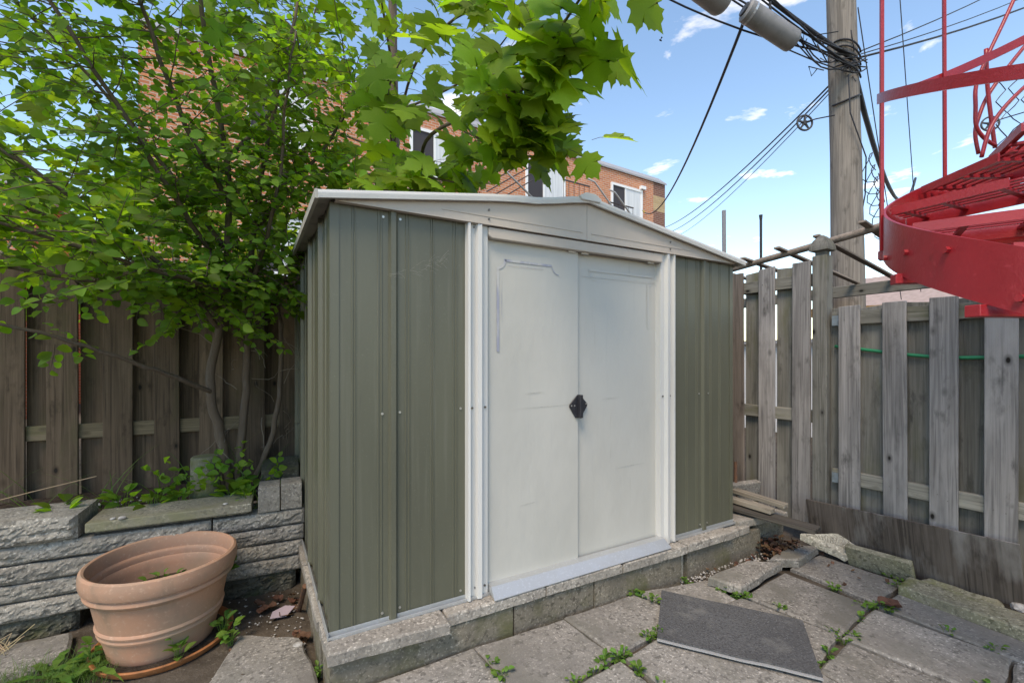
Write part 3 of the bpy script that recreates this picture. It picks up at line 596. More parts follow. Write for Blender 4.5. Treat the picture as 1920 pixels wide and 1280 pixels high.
lumber('dark wet plank, lowest of the pile beside the shed', (2.78,2.45,.318), (2.965,1.475,.288), .115, .026, w_lumber_d)
lumber('short brown stick of lumber in the middle of the plank pile', (2.86,2.48,.358), (2.92,1.725,.335), .06, .034, w_lumber)
lumber('brown stick of lumber on top of the plank pile', (2.98,2.45,.395), (3.03,1.70,.358), .06, .030, w_lumber)
tag(MB().tube([(3.02,2.05,.28),(3.09,2.10,.56)], .011, 8).build('rusty_rod', m_rust), 'rusty rod leaning on the fence behind the planks', 'rod')
py = MB().box((-.50,-.006,-.17),(.50,.006,.17))
o = py.build('plywood_sheet', w_ply, None, loc=fpt(.275, .075, .205)); o.rotation_euler = (radians(-10), radians(2.2), RZF); tag(o, 'dark weathered plywood sheet leaning against the right fence', 'plywood')
o = MB().box((-.165,-.02,-.07),(.165,.02,.07)).build('leaning_stone', m_kerb, None, bevel=.006, seg=2, loc=fpt(.355, .135, .085)); o.rotation_euler = (radians(-20), radians(2), RZF); tag(o, 'mossy concrete slab on edge leaning against the plywood', 'stone slab')
rbp = [(-.145,.07),(-.02,.085),(.03,.075),(.10,.085),(.115,.04),(.06,-.095)]
rbm = MB(); nn = 44
rp = [Vector(q) for q in ((3.195,1.70,.150),(3.415,1.475,.168),(3.262,1.46,.082))]; rn = (rp[1]-rp[0]).cross(rp[2]-rp[0])
def rplane(x, y, up=0): return rp[0].z-(rn.x*(x-rp[0].x)+rn.y*(y-rp[0].y))/rn.z+up
o = slab('ribbed_stone', [(x, y, rplane(x, y)) for x, y in ((3.195,1.70),(3.30,1.60),(3.335,1.575),(3.415,1.475),(3.385,1.435),(3.262,1.46))], .045, m_ribbed, seed=44, jit=.005, bev=.004)
tag(o, 'broken wedge of pale ribbed concrete lying at the foot of the post', 'concrete piece')
rb_ = MB()
for i in range(15):
    t = i/14; x0_, y0_ = 3.212+.165*t, 1.672-.185*t; x1_, y1_ = 3.226+.075*t, 1.650-.175*t
    rb_.tube([Vector((x0_, y0_, rplane(x0_, y0_, .001)))-o.location, Vector((x1_, y1_, rplane(x1_, y1_, .001)))-o.location], .0042, 5)
tag(rb_.build('ribs', m_ribbed, o), kind='stuff') 
def smooth_path(pts, n=4):
    pts = [Vector(p) for p in pts]; out = []
    for i in range(len(pts)-1):
        p0 = pts[max(0, i-1)]; p1 = pts[i]; p2 = pts[i+1]; p3 = pts[min(len(pts)-1, i+2)]
        for k in range(n):
            t = k/n; out.append(.5*((2*p1)+(p2-p0)*t+(2*p0-5*p1+4*p2-p3)*t*t+(3*p1-p0-3*p2+p3)*t**3))
    return out+[pts[-1]]
# utility pole, cables
def catenary(a, b, sag, n=14):
    a = Vector(a); b = Vector(b); return [a.lerp(b, i/n)-Vector((0, 0, sag*4*(i/n)*(1-i/n))) for i in range(n+1)]
up = thing('utility_pole', 'tall weathered wooden utility pole behind the right fence', 'utility pole', (4.99, 2.235, 0))
MB().tube([(.03,-.015,-.3),(.02,-.01,2),(0,0,3.3),(-.05,.03,5.2),(-.09,.05,7.5)], [.150,.138,.126,.116,.105], 20).build('pole', w_pole, up, smooth='auto')
lash = MB()
for k in range(5): lash.tube([(.135*cos(t)-.02, .135*sin(t)+.01, 4.00+.06*k-.10*cos(t)) for t in [pi*.95+.2*j for j in range(11)]], .008, 6)
lash.tube([(.13*cos(t)-.02, .13*sin(t)+.01, 3.80+.06*cos(t)) for t in [pi*.9+.35*j for j in range(10)]], .009, 6)
lash.build('cable_lashing', m_cable, up, smooth=True)
MB().tube([(-.17,-.1,3.95),(-.16,-.11,3.6),(.0,-.17,3.2),(.15,-.1,2.9),(.19,0,2.4)], .006, 5).build('ground_wire', m_cable, up)
def cable(name, label, pts, r, cat='cable', m=m_cable, group=None): return tag(MB().tube(pts, r, 6).build(name, m, None, smooth=True), label, cat, group)
P = Vector((4.86, 2.12, 4.10))
cable('cable_bundle', 'thick black cable bundle running from the pole past the grey cylinders', catenary((4.88,2.13,4.12),(1.9,2.95,5.7),.12), .019)
cable('cable_bundle', 'thick cable bundle leaving the pole behind the red staircase', catenary((5.1,2.2,4.05),(13.5,4.6,5.5),.85), .026)
EN = [(1.2,2.6,5.6),(1.35,2.9,5.75),(1.0,3.1,5.5),(1.5,3.2,5.9),(1.1,3.4,5.4)]
WN = ('lowest','second lowest','middle','second highest','topmost')
for i, e in enumerate(EN): cable('overhead_wire', WN[(0, 3, 1, 4, 2)[i]]+' of five thin black wires fanning left from the utility pole', catenary(P+Vector((rnd(-.03,.03),rnd(-.03,.03),rnd(-.12,.05))), e, .10+.06*i), .008, 'wire', group='thin wires fanning left from the pole')
sd1 = catenary((3.78,2.40,4.46),(13.2,12.9,7.0),.75, 24)
cable('service_cable', 'twisted black service cable dropping to the brick building', sd1, .016)
cable('service_cable_sleeve', 'yellow sleeve at the far end of the service cable', sd1[-3:], .022, 'cable sleeve', m_cable_y)
for i, e in enumerate(((13.9,13.0,6.35),(14.2,13.0,6.2),(14.35,13.0,5.95))):
    cable('telephone_wire', ('upper','middle','lower')[i]+' of three thin wires sloping from the pole to the brick building corner', catenary(P+Vector((0,0,-.02-.03*i)), e, .35, 20), (.009,.008,.005)[i], 'wire')
for i, (a, b, r) in enumerate((((5.1,2.15,4.28),(13,.8,9.2),.006),((5.1,2.15,4.25),(13,.8,8.6),.005),((5.1,2.15,4.22),(13,.8,8.3),.010))):
    cable('overhead_wire', ('top','middle','lowest and thickest')[i]+' of three wires running right from the pole behind the staircase', catenary(a, b, .25), r, 'wire')
cable('guy_wire', 'thin straight wire slanting down right of the pole, nearer one', [(5.15,2.2,4.75),(8.6,3.1,2.2)], .005, 'wire'); cable('guy_wire', 'thin straight wire slanting down right of the pole, farther one', [(6.0,2.2,5.6),(9.6,3.2,2.4)], .005, 'wire')
mw = MB()
for k in range(10):
    a = P+Vector((rnd(-.55,.05), rnd(-.02,.16), rnd(-.16,.10))); mw.tube([a, a+rvec()*.05, a+rvec()*.10, a+rvec()*.12], .005, 5)
for k in range(5):
    a = P+Vector((-.75+rnd(-.2,.2), .20+rnd(-.05,.05), .12+rnd(-.1,.12))); mw.tube(smooth_path([a, P+Vector((-.35,.10,rnd(-.14,.04))), P+Vector((.02,0,rnd(-.14,.06))), P+Vector((.14,-.06,rnd(-.10,.08)))], 4), .006, 5)
tag(mw.build('wire_tangle', m_cable, None, smooth=True), 'messy tangle of black wires tied at the utility pole', 'wire tangle')
wc = MB()
for k in range(6): wc.tube([Vector((5.95+.12*cos(t)+.06*k, 2.42+.05*sin(t*2), 3.42-.12*k+.16*sin(t))) for t in [.5*j for j in range(13)]], .005, 5)
tag(wc.build('wire_coil', m_cable, None, smooth=True), 'loose coils of wire hanging under the cable bundle right of the pole', 'wire coil')
def closure(label, a, b, r):
    a = Vector(a); b = Vector(b); t = thing('splice_closure', label, 'cable closure', a)
    d = b-a; MB().tube([(0,0,0), d*.03, d*.06, d*.94, d*.97, d], [r*.8, r, r, r, r*.95, r*.75], 18).build('shell', m_closure, t, smooth='auto')
    MB().tube([d*-.03, d*.02], r*.62, 14).build('end_cap', m_closure_d, t); MB().tube([d*.10, d*.13], r*1.03, 18).build('clamp_band', m_galv, t); MB().tube([d*.5+Vector((0,0,r)), d*.5+Vector((0,0,r+.12))], .012, 6).build('hanger', m_cable, t)
closure('pale grey splice cylinder hanging from the cables beside the pole', (3.66,2.40,4.30), (4.12,2.24,4.08), .088)
closure('larger dark grey splice cylinder at the top edge of the picture', (2.62,2.47,4.42), (3.36,2.38,4.22), .105)
pw = thing('pulley_wheel', 'four spoked clothesline pulley wheel beside the pole', 'pulley', (4.51, 2.36, 3.53), -.52)
def wheel(par):
    R_ = .07; mb = MB(); mb.tube([(R_*cos(t*pi/12), 0, R_*sin(t*pi/12)) for t in range(25)], .009, 6, False); mb.build('rim', m_closure_d, par, smooth=True)
    h = MB(); h.tube([(0,-.015,0),(0,.015,0)], .018, 10)
    for k in range(5): h.tube([(0,0,0),(R_*cos(k*2*pi/5+.3),0,R_*sin(k*2*pi/5+.3))], [.013,.008], 5)
    h.build('spokes', m_closure_d, par); MB().tube([(.0,-.015,.0),(.10,-.012,.03),(.28,0,.07)], .006, 5).build('arm', m_wire, par)
wheel(pw)
pw2 = thing('pulley_wheel', 'small clothesline pulley wheel seen through the chain link mesh', 'pulley', (6.52, 1.62, 3.70), -.9)
wheel(pw2)
ins = thing('flying_insect', 'tiny dark flying insect against the sky left of the wires', 'insect', (2.55, 2.32, 3.61))
MB().tube([(-.012,0,0),(-.006,0,.001),(.006,0,0),(.014,0,-.003)], [.002,.006,.005,.001], 8).build('body', m_cable, ins, smooth=True)
for sg in (-1, 1): MB().add([(0,0,.004),(.008,sg*.014,.016),(-.010,sg*.016,.014)], [(0,1,2)]).build('wing', m_wire, ins)
tag(MB().tube([(4.23,2.985,0),(4.20,2.985,2.83)], .024, 4).build('grey_pipe', m_pipe), 'square grey metal pipe standing behind the shed roof corner', 'pipe'); tag(MB().tube([(4.18,2.575,0),(4.17,2.575,2.62),(4.168,2.575,2.67)], [.012,.012,.017], 8).build('thin_rod', m_wire), 'thin dark rod standing behind the far fence section', 'rod')
# trellis behind the fence
tl = thing('trellis', 'rough pergola of a round pole and thin slats behind the fence', 'pergola', (3.62, 2.0, 0)); tlo = Vector((3.62, 2.0, 0))
def tp(p): return Vector(p)-tlo
MB().tube([tp((3.60,3.1,2.03)),tp((3.61,2.6,2.075)),tp((3.60,2.2,2.115)),tp((3.61,1.8,2.155)),tp((3.60,1.35,2.20)),tp((3.60,.4,2.27))], [.020,.022,.024,.025,.025,.026], 10).build('round_pole', w_slat, tl, smooth=True)
for y in (2.98, 2.60, 2.30, 2.02, 1.74, 1.46, 1.18):
    zt = 2.135+(2.2-y)*.10; a = Vector((3.47,y,zt+.012)); b = Vector((4.75,y+rnd(-.02,.05),1.985)); d = b-a; c = (a+b)/2
    o = MB().box((-d.length/2,-.022,-.008),(d.length/2,.022,.008)).build('slat', w_slat, tl, bevel=.002, loc=c-tlo); o.rotation_euler = (0, -math.asin(d.z/d.length), math.atan2(d.y, d.x))
o = MB().box((-1.4,-.02,-.05),(1.4,.02,.05)).build('beam', w_grey_x, tl, bevel=.003, loc=tp((4.68,2.0,1.925))); o.rotation_euler = (0, radians(.8), radians(92))
o = MB().box((-1.2,-.02,-.045),(1.2,.02,.045)).build('pine_beam', w_pine, tl, loc=tp((5.3,1.7,1.78))); o.rotation_euler = (0, radians(-1), radians(95))
for x in (4.68, 5.3):
    for y in (.65, 3.3): MB().box((-.04,-.04,0),(.04,.04,1.85)).build('upright', w_grey, tl, loc=tp((x, y, 0)))
tag(MB().tube([fpt(s, -.03, z) for s, z in ((.66,1.405),(.52,1.385),(.42,1.37),(.30,1.350),(.17,1.337),(.03,1.330),(-.10,1.332),(-.22,1.338),(-.5,1.37),(-.9,1.36))], .0105, 8).build('garden_hose', m_hose, None, smooth=True), 'green hose strung along the grey fence between its boards', 'hose')

# ------------------------------------------------------------------ red spiral staircase
sc_ = Vector((2.56, .21, 0)); RS = .72
def sz(ph): return 1.836+(113-ph)*.0055
stair = thing('spiral_staircase', 'glossy red painted steel spiral staircase in front of the fence', 'staircase', sc_)
def hel(ph, r, z): t = radians(ph); return Vector((r*cos(t), r*sin(t), z))
def band(name, p0, p1, r, hh, th, zo, m=m_red, step=4):
    mb = MB(); prev = None; n = 0; ph = p0
    phs = [p0+(p1-p0)*i/int(abs(p1-p0)/step) for i in range(int(abs(p1-p0)/step)+1)]
    for ph in phs:
        z = sz(ph)+zo; mb.v += [hel(ph,r,z-hh),hel(ph,r,z+hh),hel(ph,r+th,z+hh),hel(ph,r+th,z-hh)]
    for i in range(len(phs)-1):
        a = i*4; b = a+4; mb.f += [(a,a+1,b+1,b),(a+1,a+2,b+2,b+1),(a+2,a+3,b+3,b+2),(a+3,a,b,b+3)]
    mb.v = [tuple(v) for v in mb.v]; k = (len(phs)-1)*4; mb.f += [(0,3,2,1),(k,k+1,k+2,k+3)]
    return mb.build(name, m, stair, smooth='auto')
band('stringer', -160, 300, RS, .0935, .010, 0)
band('handrail', -160, 215, RS+.022, .021, .008, .575)
MB().tube([(0,0,-.1),(0,0,4.2)], .045, 16).build('centre_pole', m_red, stair, smooth='auto')
for k in range(-6, 10):
    ph = 113-28*k; z = sz(ph)-.022; t = MB(); d = hel(ph, 1, 0); nv = hel(ph+90, 1, 0)
    tdn = .24
    def bar(o0, o1, r0, r1, z0, z1): # straight bar parallel to the nosing
        vs = []
        for rr in (r0, r1):
            for oo in (o0, o1):
                for q in (z0, z1): p = d*rr+nv*oo; vs.append((p.x, p.y, z+q))
        t.add(vs, [(0,1,3,2),(4,6,7,5),(0,4,5,1),(2,3,7,6),(0,2,6,4),(1,5,7,3)])
    bar(-.003,.006,.04,RS-.004,-.040,.004); tr_ = t.build('tread_nosing', m_red, stair)
    for i in range(1, 6):
        t = MB(); o0 = .042*i; rmax = math.sqrt(max(.01, RS**2-o0**2))-.012; bar(o0,o0+.016,.05+.045*i,rmax,-.003,.003); t.build('slat', m_red, tr_)
    t = MB(); bar(.250,.258,.30,.655,-.030,.004); t.build('back_bar', m_red, tr_)
    for rr in (.33, .50, .63): t = MB(); bar(.0,.25,rr,rr+.02,-.016,-.0035); t.build('tread_bearer', m_red, tr_)
for ph, z in ((132,1.622),(157,1.474),(104,1.775),(185,1.32)):
    o = MB().box((.10,-.022,-.018),(RS+.030,.022,.018)).build('tread_bracket', m_red, stair, bevel=.002, loc=(0, 0, z)); o.rotation_euler = (0, 0, radians(ph))
for ph, zo in ((122,-.06),(136,.0),(150,.045),(96,.0),(165,-.05)):
    p = hel(ph, RS+.010, sz(ph)+zo); q = hel(ph, RS+.022, sz(ph)+zo); MB().tube([p, q], .011, 6).build('bolt', m_red, stair)
for ph, top, ln in ((113,3.9,-.05),(64,4.2,-.01),(20,4.3,0)):
    a = hel(ph, RS+.014, sz(ph)-.06); b = hel(ph, RS+.014, top)+hel(ph+90, -ln, 0); MB().tube([a, b], .0085, 4).build('baluster', m_red, stair)
def dv(p): return Vector(p)-sc_
for pts in ([(3.37,.73,3.21),(3.29,.77,3.02),(3.22,.81,2.85),(3.18,.84,2.71),(3.17,.84,2.60),(3.18,.84,2.50),(3.22,.82,2.44),(3.26,.79,2.40)], [(3.56,.68,3.07),(3.45,.74,2.92),(3.36,.79,2.79),(3.30,.83,2.68),(3.26,.85,2.58),(3.24,.86,2.49),(3.25,.85,2.38)], [(3.24,.82,2.90),(3.26,.82,2.72),(3.27,.81,2.56),(3.29,.80,2.40)], [(3.33,.64,2.72),(3.23,.69,2.63),(3.15,.74,2.53),(3.09,.77,2.43),(3.06,.79,2.30)]):
    pts = smooth_path(pts, 4)
    MB().tube([dv(p) for p in pts], .009, 6).build('scroll_bar', m_red, stair, smooth=True)
# chain link mesh beyond the staircase
cl = thing('chain_link_fence', 'rusty chain link mesh beyond the top of the red staircase', 'chain link', (4.3, .9, 2.4))
m_ = MB(); cdir = Vector((.80, -.60, 0)); cell = .075
for k in range(-2, 16):
    pts = []
    for j in range(25):
        w_ = .5*(1-2*abs((j/2) % 2-1)); sg = 1 if k % 2 else -1
        pts.append(cdir*(cell*(k+sg*w_*1.06))+Vector((0, .01*sg*w_, cell*.5*j-.1))+rvec()*.004)
    m_.tube(pts, .0034, 4)
m_.build('mesh', m_wire, cl); MB().tube([cdir*.12+Vector((0,.05,-2.4)), cdir*.12+Vector((0,.05,.42))], .04, 10).build('wooden_post', w_grey, cl)

# ------------------------------------------------------------------ brick building behind
BA = radians(3.0); B0 = Vector((14.844, 13.263, 0)); BDr = Vector((cos(BA), sin(BA), 0)); BN = Vector((sin(BA), -cos(BA), 0))
bd = thing('brick_building', 'long orange brick apartment building behind the shed', 'building', B0, BA)
XW = -17.0    # left end, measured from the right corner along the facade
def bbox(name, m, x0, x1, y0, y1, z0, z1, par=bd, bev=0): return MB().box((x0, y0, z0), (x1, y1, z1)).build(name, m, par, bevel=bev)
bbox('wall', m_brick, XW, -.72, 0, 9, -.2, 8.45)
z = -.2; i = 0
while z < 8.4:
    bbox('quoin', (m_brick_b, m_brick_d)[i % 2], -.72, 0, .004, 9, z, min(z+.62, 8.45)); z += .62; i += 1
fl = MB(); fl.add([(XW,-.06,8.45),(.03,-.06,8.45),(.03,.35,8.80),(XW,.35,8.80),(XW,9,8.80),(.03,9,8.80),(XW,-.06,8.38),(.03,-.06,8.38)], [(0,1,2,3),(3,2,5,4),(6,7,1,0)]); fl.build('roof_flashing', m_flash, bd)
bbox('roof_vent', m_flash, -8.6, -8.25, .6, 1.0, 8.7, 9.25); bbox('roof_vent', m_flash, -12.3, -12.0, .6, 1.0, 8.7, 9.2)
def window(x0, x1, z0, z1, dark=.5):
    w = MB(); f = .09
    for a, b, c, d in ((x0,x1,z1-f,z1),(x0,x1,z0,z0+f),(x0,x0+f,z0+f,z1-f),(x1-f,x1,z0+f,z1-f)): w.box((a,-.05,c),(b,.02,d))
    xm = x0+(x1-x0)*dark; w.box((xm-.035,-.035,z0+f),(xm+.035,-.001,z1-f)); wo = w.build('window', m_winwhite, bd)
    MB().box((x0+f,-.012,z0+f),(xm-.035,-.006,z1-f)).build('pane', m_dark, wo); MB().box((xm+.035,-.022,z0+f),(x1-f,-.014,z1-f)).build('pane', m_curtain, wo)
    return wo
for x0, x1 in ((-3.11,-1.40),(-7.02,-5.34),(-11.0,-9.3),(-15.0,-13.55)):
    window(x0, x1, 5.95 if x0 == -7.02 else 6.5, 7.9 if x0 != -15.0 else 8.12, .45); window(x0, x1, 3.3, 4.85, .5); window(x0, x1, .8, 2.2, .5)
def railing(x0, x1, zf, dpt):
    t = MB(); n = int((x1-x0)/.22)
    for k in range(n+1): x = x0+(x1-x0)*k/n; t.box((x-.006,-dpt-.006,zf),(x+.006,-dpt+.006,zf+1.05))
    for zq in (zf+.06, zf+1.05): t.box((x0-.02,-dpt-.02,zq),(x1+.02,-dpt+.02,zq+.035))
    r = t.build('balcony_railing', m_rail, bd); bbox('balcony_floor', m_flash, x0, x1, -dpt, -.005, zf-.15, zf-.02); return r
railing(-6.2, -5.1, 5.95, 1.0); railing(-4.2, -3.0, 5.6, 1.0); railing(-11.2, -9.6, 5.3, 1.0)
hr = MB(); hr.tube([(-5.25,-1.05,7.25),(-4.9,-1.05,7.2),(-3.7,-1.05,6.2),(-2.9,-1.05,5.6)], .03, 6); hr.tube([(-4.35,-1.2,7.0),(-4.1,-1.2,6.95),(-2.3,-1.2,5.5)], .03, 6); hr.tube([(-9.3,-1.1,7.3),(-7.4,-1.1,6.1)], .03, 6); hr.build('stair_handrail', m_rail_g, bd, smooth=True)
sb = MB()
for k in range(4): sb.tube([(-9.1,-1.1,5.6+.22*k),(-7.5,-1.1,6.7+.22*k)], .018, 5)
sb.build('stair_bars', m_rail, bd); bbox('wall_lamp', m_dark, -8.05, -7.8, -.16, -.005, 8.0, 8.25); bbox('wall_lamp', m_winwhite, -1.55, -1.3, -.14, -.005, 7.92, 8.05)
lo = thing('low_brick_building', 'lower brick building seen through the leaves at far left', 'building', (-6.5, 13.4, 0))
MB().box((-4.5,0,-.2),(2.3,7,4.9)).build('wall', m_brick, lo); MB().box((-4.6,-.1,4.9),(2.4,7.1,5.06)).build('coping', m_flash, lo); MB().box((-1.5,-.04,2.6),(-.2,.02,4.0)).build('window', m_winwhite, lo)
# neighbour garage and house seen over and through the right fence
ga = thing('white_garage', 'pale rendered garage wall glimpsed through the fence gaps', 'building', (8.0, 5.2, 0))
MB().box((0,-3.2,-.2),(4,3.5,1.55)).build('wall', m_render, ga); MB().box((-.1,-3.3,1.55),(4.1,3.6,1.62)).build('roof', m_flash, ga)
dp = thing('dark_panel_wall', 'dark low wall seen through the gaps of the near fence', 'wall', (3.95, -.5, 0))
MB().box((0,-2.2,-.1),(.06,1.95,1.22)).build('panel', m_navy, dp); MB().box((-.02,-2.2,1.22),(.08,1.95,1.26)).build('coping', m_dark, dp)
ho = thing('neighbour_house', 'distant low house with pinkish roof beyond the pergola', 'house', (19.0, 5.0, 0), -.1)
MB().box((0,-3,-.2),(6,4.5,2.9)).build('wall', m_render, ho)
MB().prism([(-.4,2.9),(6.4,2.9),(3,4.6)], -4.8, 3.3, Matrix(((1,0,0,0),(0,0,-1,0),(0,1,0,0),(0,0,0,1)))).build('roof', m_roof, ho)
for y in (-2.2, .2, 2.4):
    w_ = MB().box((-.05,y,2.0),(.0,y+1.5,2.8)).build('window', m_winwhite, ho); MB().box((-.06,y+.08,2.08),(-.052,y+1.42,2.72)).build('pane', m_glass, w_)

# ------------------------------------------------------------------ leaves
MAPLE_H = [(0,0),(.12,-.08),(.27,-.11),(.44,-.06),(.41,.06),(.53,.12),(.66,.15),(.84,.20),(.72,.30),(.73,.41),(.90,.54),(.68,.52),(.54,.55),(.40,.47),(.37,.60),(.45,.73),(.31,.75),(.26,.86),(.13,.88),(0,1.10)]
def maple_leaf(fold, droop, tw):
    out = MAPLE_H+[(-x, y) for x, y in reversed(MAPLE_H[1:-1])]
    def zf(x, y): r = math.hypot(x, y-.35); return fold*abs(x)-droop*r*r+tw*x*(y-.3)+.02*sin(x*14)*abs(x)
    v = [(0,.36,zf(0,.36))]+[(x, y, zf(x, y)) for x, y in out]; n = len(out)
    # inner ring for curvature
    inn = [((x)*.55, .36+(y-.36)*.55) for x, y in out]; v += [(x, y, zf(x, y)) for x, y in inn]
    f = []
    for i in range(n):
        j = (i+1) % n; f += [(0,1+n+i,1+n+j), (1+n+i,1+i,1+j,1+n+j)]
    return v, f
def small_leaf(fold, droop):
    s = [(.0,.0),(.20,.14),(.34,.38),(.32,.62),(.18,.86),(0,1.02)]
    v = [(0, y, -droop*(y-.4)**2) for y in (0,.14,.38,.62,.86,1.02)]; m = len(v)
    for sg in (1, -1): v += [(sg*x, y, fold*x-droop*(y-.4)**2) for x, y in s[1:5]]
    R_ = [0,6,7,8,9,5]; L_ = [0,10,11,12,13,5]; f = []
    for i in range(5): f += [tuple(dict.fromkeys((i, R_[i], R_[i+1], i+1))), tuple(dict.fromkeys((i, i+1, L_[i+1], L_[i])))]
    return v, f
def leaf_mesh(name, vf, m):
    me = bpy.data.meshes.new(name); me.from_pydata(vf[0], [], vf[1]); me.materials.append(m)
    for p in me.polygons: p.use_smooth = True
    return me
def leaf_matrix(p, d, n, s):
    d = d.normalized(); x = d.cross(n); x = x.normalized() if x.length > 1e-4 else Vector((1, 0, 0)); z = x.cross(d)
    return Matrix(((x.x*s, d.x*s, z.x*s, p.x), (x.y*s, d.y*s, z.y*s, p.y), (x.z*s, d.z*s, z.z*s, p.z), (0, 0, 0, 1)))
CAMP = Vector((0, 0, CAM_H)); FWD = Vector((sin(radians(29.63)), cos(radians(29.63)), 0)); RGT = Vector((FWD.y, -FWD.x, 0))
def crown(par, base, mats, vfs, m, n_obj, name='leaf'):
    """the leaves that show largest become objects of their own, the rest one mesh"""
    def size(M):
        q = M.translation-CAMP; t = q.dot(FWD)
        if t < .3 or abs(q.dot(RGT)) > 1.15*t or abs(q.z) > .85*t: return 0
        return M.to_scale().x/t
    mats = sorted(mats, key=size, reverse=True); T = Matrix.Translation(-base)
    ms = [leaf_mesh(name, vf, m) for vf in vfs]
    for i, M in enumerate(mats[:n_obj]):
        o = link(bpy.data.objects.new(name, ms[i % len(ms)])); o.parent = par; o.matrix_local = T @ M
    mb = MB()
    for i, M in enumerate(mats[n_obj:]):
        vf = vfs[i % len(vfs)]; L = T @ M; mb.add([L @ Vector(v) for v in vf[0]], vf[1])
    if mb.v:
        me = bpy.data.meshes.new('crown'); me.from_pydata(mb.v, [], mb.f); me.materials.append(m)
        for p in me.polygons: p.use_smooth = True
        tag(mesh_obj('crown', me, None, par), kind='stuff')
VF_S = [small_leaf(.35,.35), small_leaf(.15,.6), small_leaf(.5,.1)]
VF_M = [maple_leaf(.12,.16,.1), maple_leaf(.02,.30,-.12), maple_leaf(.22,.10,.05)]
# ---- leafy shrub tree rooted in the raised bed
SB = Vector((-.12, 3.33, .48))
shrub = thing('leafy_shrub_tree', 'multi stemmed small leaved tree growing in the raised bed', 'tree', SB)
limbs = [
 [(-.12,3.33,.45),(-.16,3.28,.80),(-.22,3.22,1.15),(-.17,3.15,1.50),(-.13,3.05,1.85),(-.12,2.9,2.35),(-.2,2.75,2.9),(-.28,2.7,3.5)],
 [(-.10,3.33,.45),(-.06,3.30,.85),(-.03,3.25,1.3),(-.02,3.15,1.7),(.02,3.0,2.2),(.10,2.85,2.7),(.22,2.8,3.3)],
 [(-.06,3.34,.45),(.05,3.33,.65),(.14,3.32,1.0),(.16,3.28,1.4),(.14,3.2,1.75),(.18,3.1,2.2),(.30,3.0,2.7)],
 [(-.21,3.22,1.13),(-.40,3.02,1.24),(-.62,2.82,1.36),(-.85,2.66,1.46),(-1.15,2.5,1.52)],
 [(-.17,3.15,1.50),(-.36,2.95,1.75),(-.62,2.75,1.98),(-.95,2.6,2.22),(-1.3,2.5,2.45)],
 [(-.14,3.06,1.80),(-.32,2.85,2.1),(-.55,2.65,2.5),(-.82,2.5,2.95),(-1.0,2.4,3.3)],
 [(-.12,2.95,2.2),(-.28,2.72,2.45),(-.42,2.5,2.85),(-.5,2.35,3.2)],
 [(-.02,3.15,1.7),(.05,2.95,1.95),(.12,2.75,2.25),(.14,2.6,2.6),(.18,2.5,2.95)],
 [(.02,3.05,2.1),(.22,2.9,2.35),(.42,2.8,2.65),(.55,2.75,3.0)],
 [(-.17,3.1,1.6),(-.55,3.2,1.85),(-1.0,3.25,2.1),(-1.5,3.3,2.3),(-2.0,3.3,2.4)],
 [(-.14,3.05,1.95),(-.5,3.2,2.5),(-.9,3.3,3.0),(-1.3,3.4,3.4)],
 [(-.1,3.05,1.7),(-.3,2.75,1.72),(-.6,2.5,1.78),(-.9,2.3,1.85)],
 [(.10,3.2,1.7),(.28,3.05,1.85),(.42,2.9,2.0),(.6,2.85,2.15)],
 [(-.12,2.9,2.4),(.1,3.3,2.9),(.3,3.5,3.4),(.4,3.6,3.9)],
 [(-.2,3.1,1.75),(-.5,2.9,1.68),(-.9,2.8,1.72),(-1.4,2.75,1.8)],
]
bk = MB(); leafM = []
def twig(p, d, L, lr, size, droop=.25, step=.034, mats=leafM, bm_=None):
    n = max(3, int(L/.06)); pts = [p]; d = d.normalized()
    for i in range(n): d = (d+rvec()*.16-Vector((0, 0, droop*.12))).normalized(); pts.append(pts[-1]+d*(L/n))
    (bm_ or bk).tube([q-SB if bm_ is None else q for q in pts], [lr*(1-.75*i/n) for i in range(n+1)], 4, False)
    s = L*.12; side = 1
    while s < L:
        k = min(n-1, int(s/L*n)); q = pts[k].lerp(pts[k+1], s/L*n-k); ax = (pts[k+1]-pts[k]).normalized()
        up = Vector((0, 0, 1)); lat = ax.cross(up); lat = lat.normalized() if lat.length > .05 else Vector((1, 0, 0))
        ld = (ax*rnd(.3,.9)+lat*side*rnd(.6,1)+Vector((0, 0, rnd(-.45,.25)))).normalized(); nn_ = (Vector((.15, -.75, .62))+rvec()*.75).normalized()
        mats.append(leaf_matrix(q+ld*.008, ld, nn_, size*.84*rnd(.65,1.2))); side = -side; s += step*.8*rnd(.7,1.3)
for li, L in enumerate(limbs):
    pts = smooth_path(L, 5); N = len(pts); r0 = (.030,.026,.019)[li] if li < 3 else .0125
    pts = [p+rvec()*.006 for p in pts]
    bk.tube([p-SB for p in pts], [r0*(1-.8*i/(N-1))+.002 for i in range(N)], 7)
    for i in range(N):
        p = pts[i]
        if p.z < 1.55: continue
        if li == 3 and i < N*.5: continue
        for _ in range(2 if li < 3 else 3):
            d = rvec(); d.z = d.z*.5+.12; d.y -= .15
            twig(p, d, rnd(.22,.55), .0032, rnd(.052,.075))
for i in range(150):   # outer foliage
    p = Vector((rnd(-2.2,.62), rnd(2.4,3.4), rnd(1.85,3.9)))
    if p.x > .1 and p.z < 2.2: continue
    d = rvec(); d.z *= .4; twig(p, d, rnd(.3,.6), .003, rnd(.05,.07))
for i in range(70): d = rvec(); d.z *= .4; twig(Vector((rnd(-1.9,-.1), rnd(2.5,3.4), rnd(2.5,3.9))), d, rnd(.3,.6), .003, rnd(.05,.07))
for i in range(9): twig(Vector((-.55-.07*i, 2.86-.04*i, 1.33+.02*i)), Vector((rnd(-.6,.4), rnd(-.5,.5), rnd(-.5,.3))), rnd(.10,.22), .002, rnd(.05,.065))
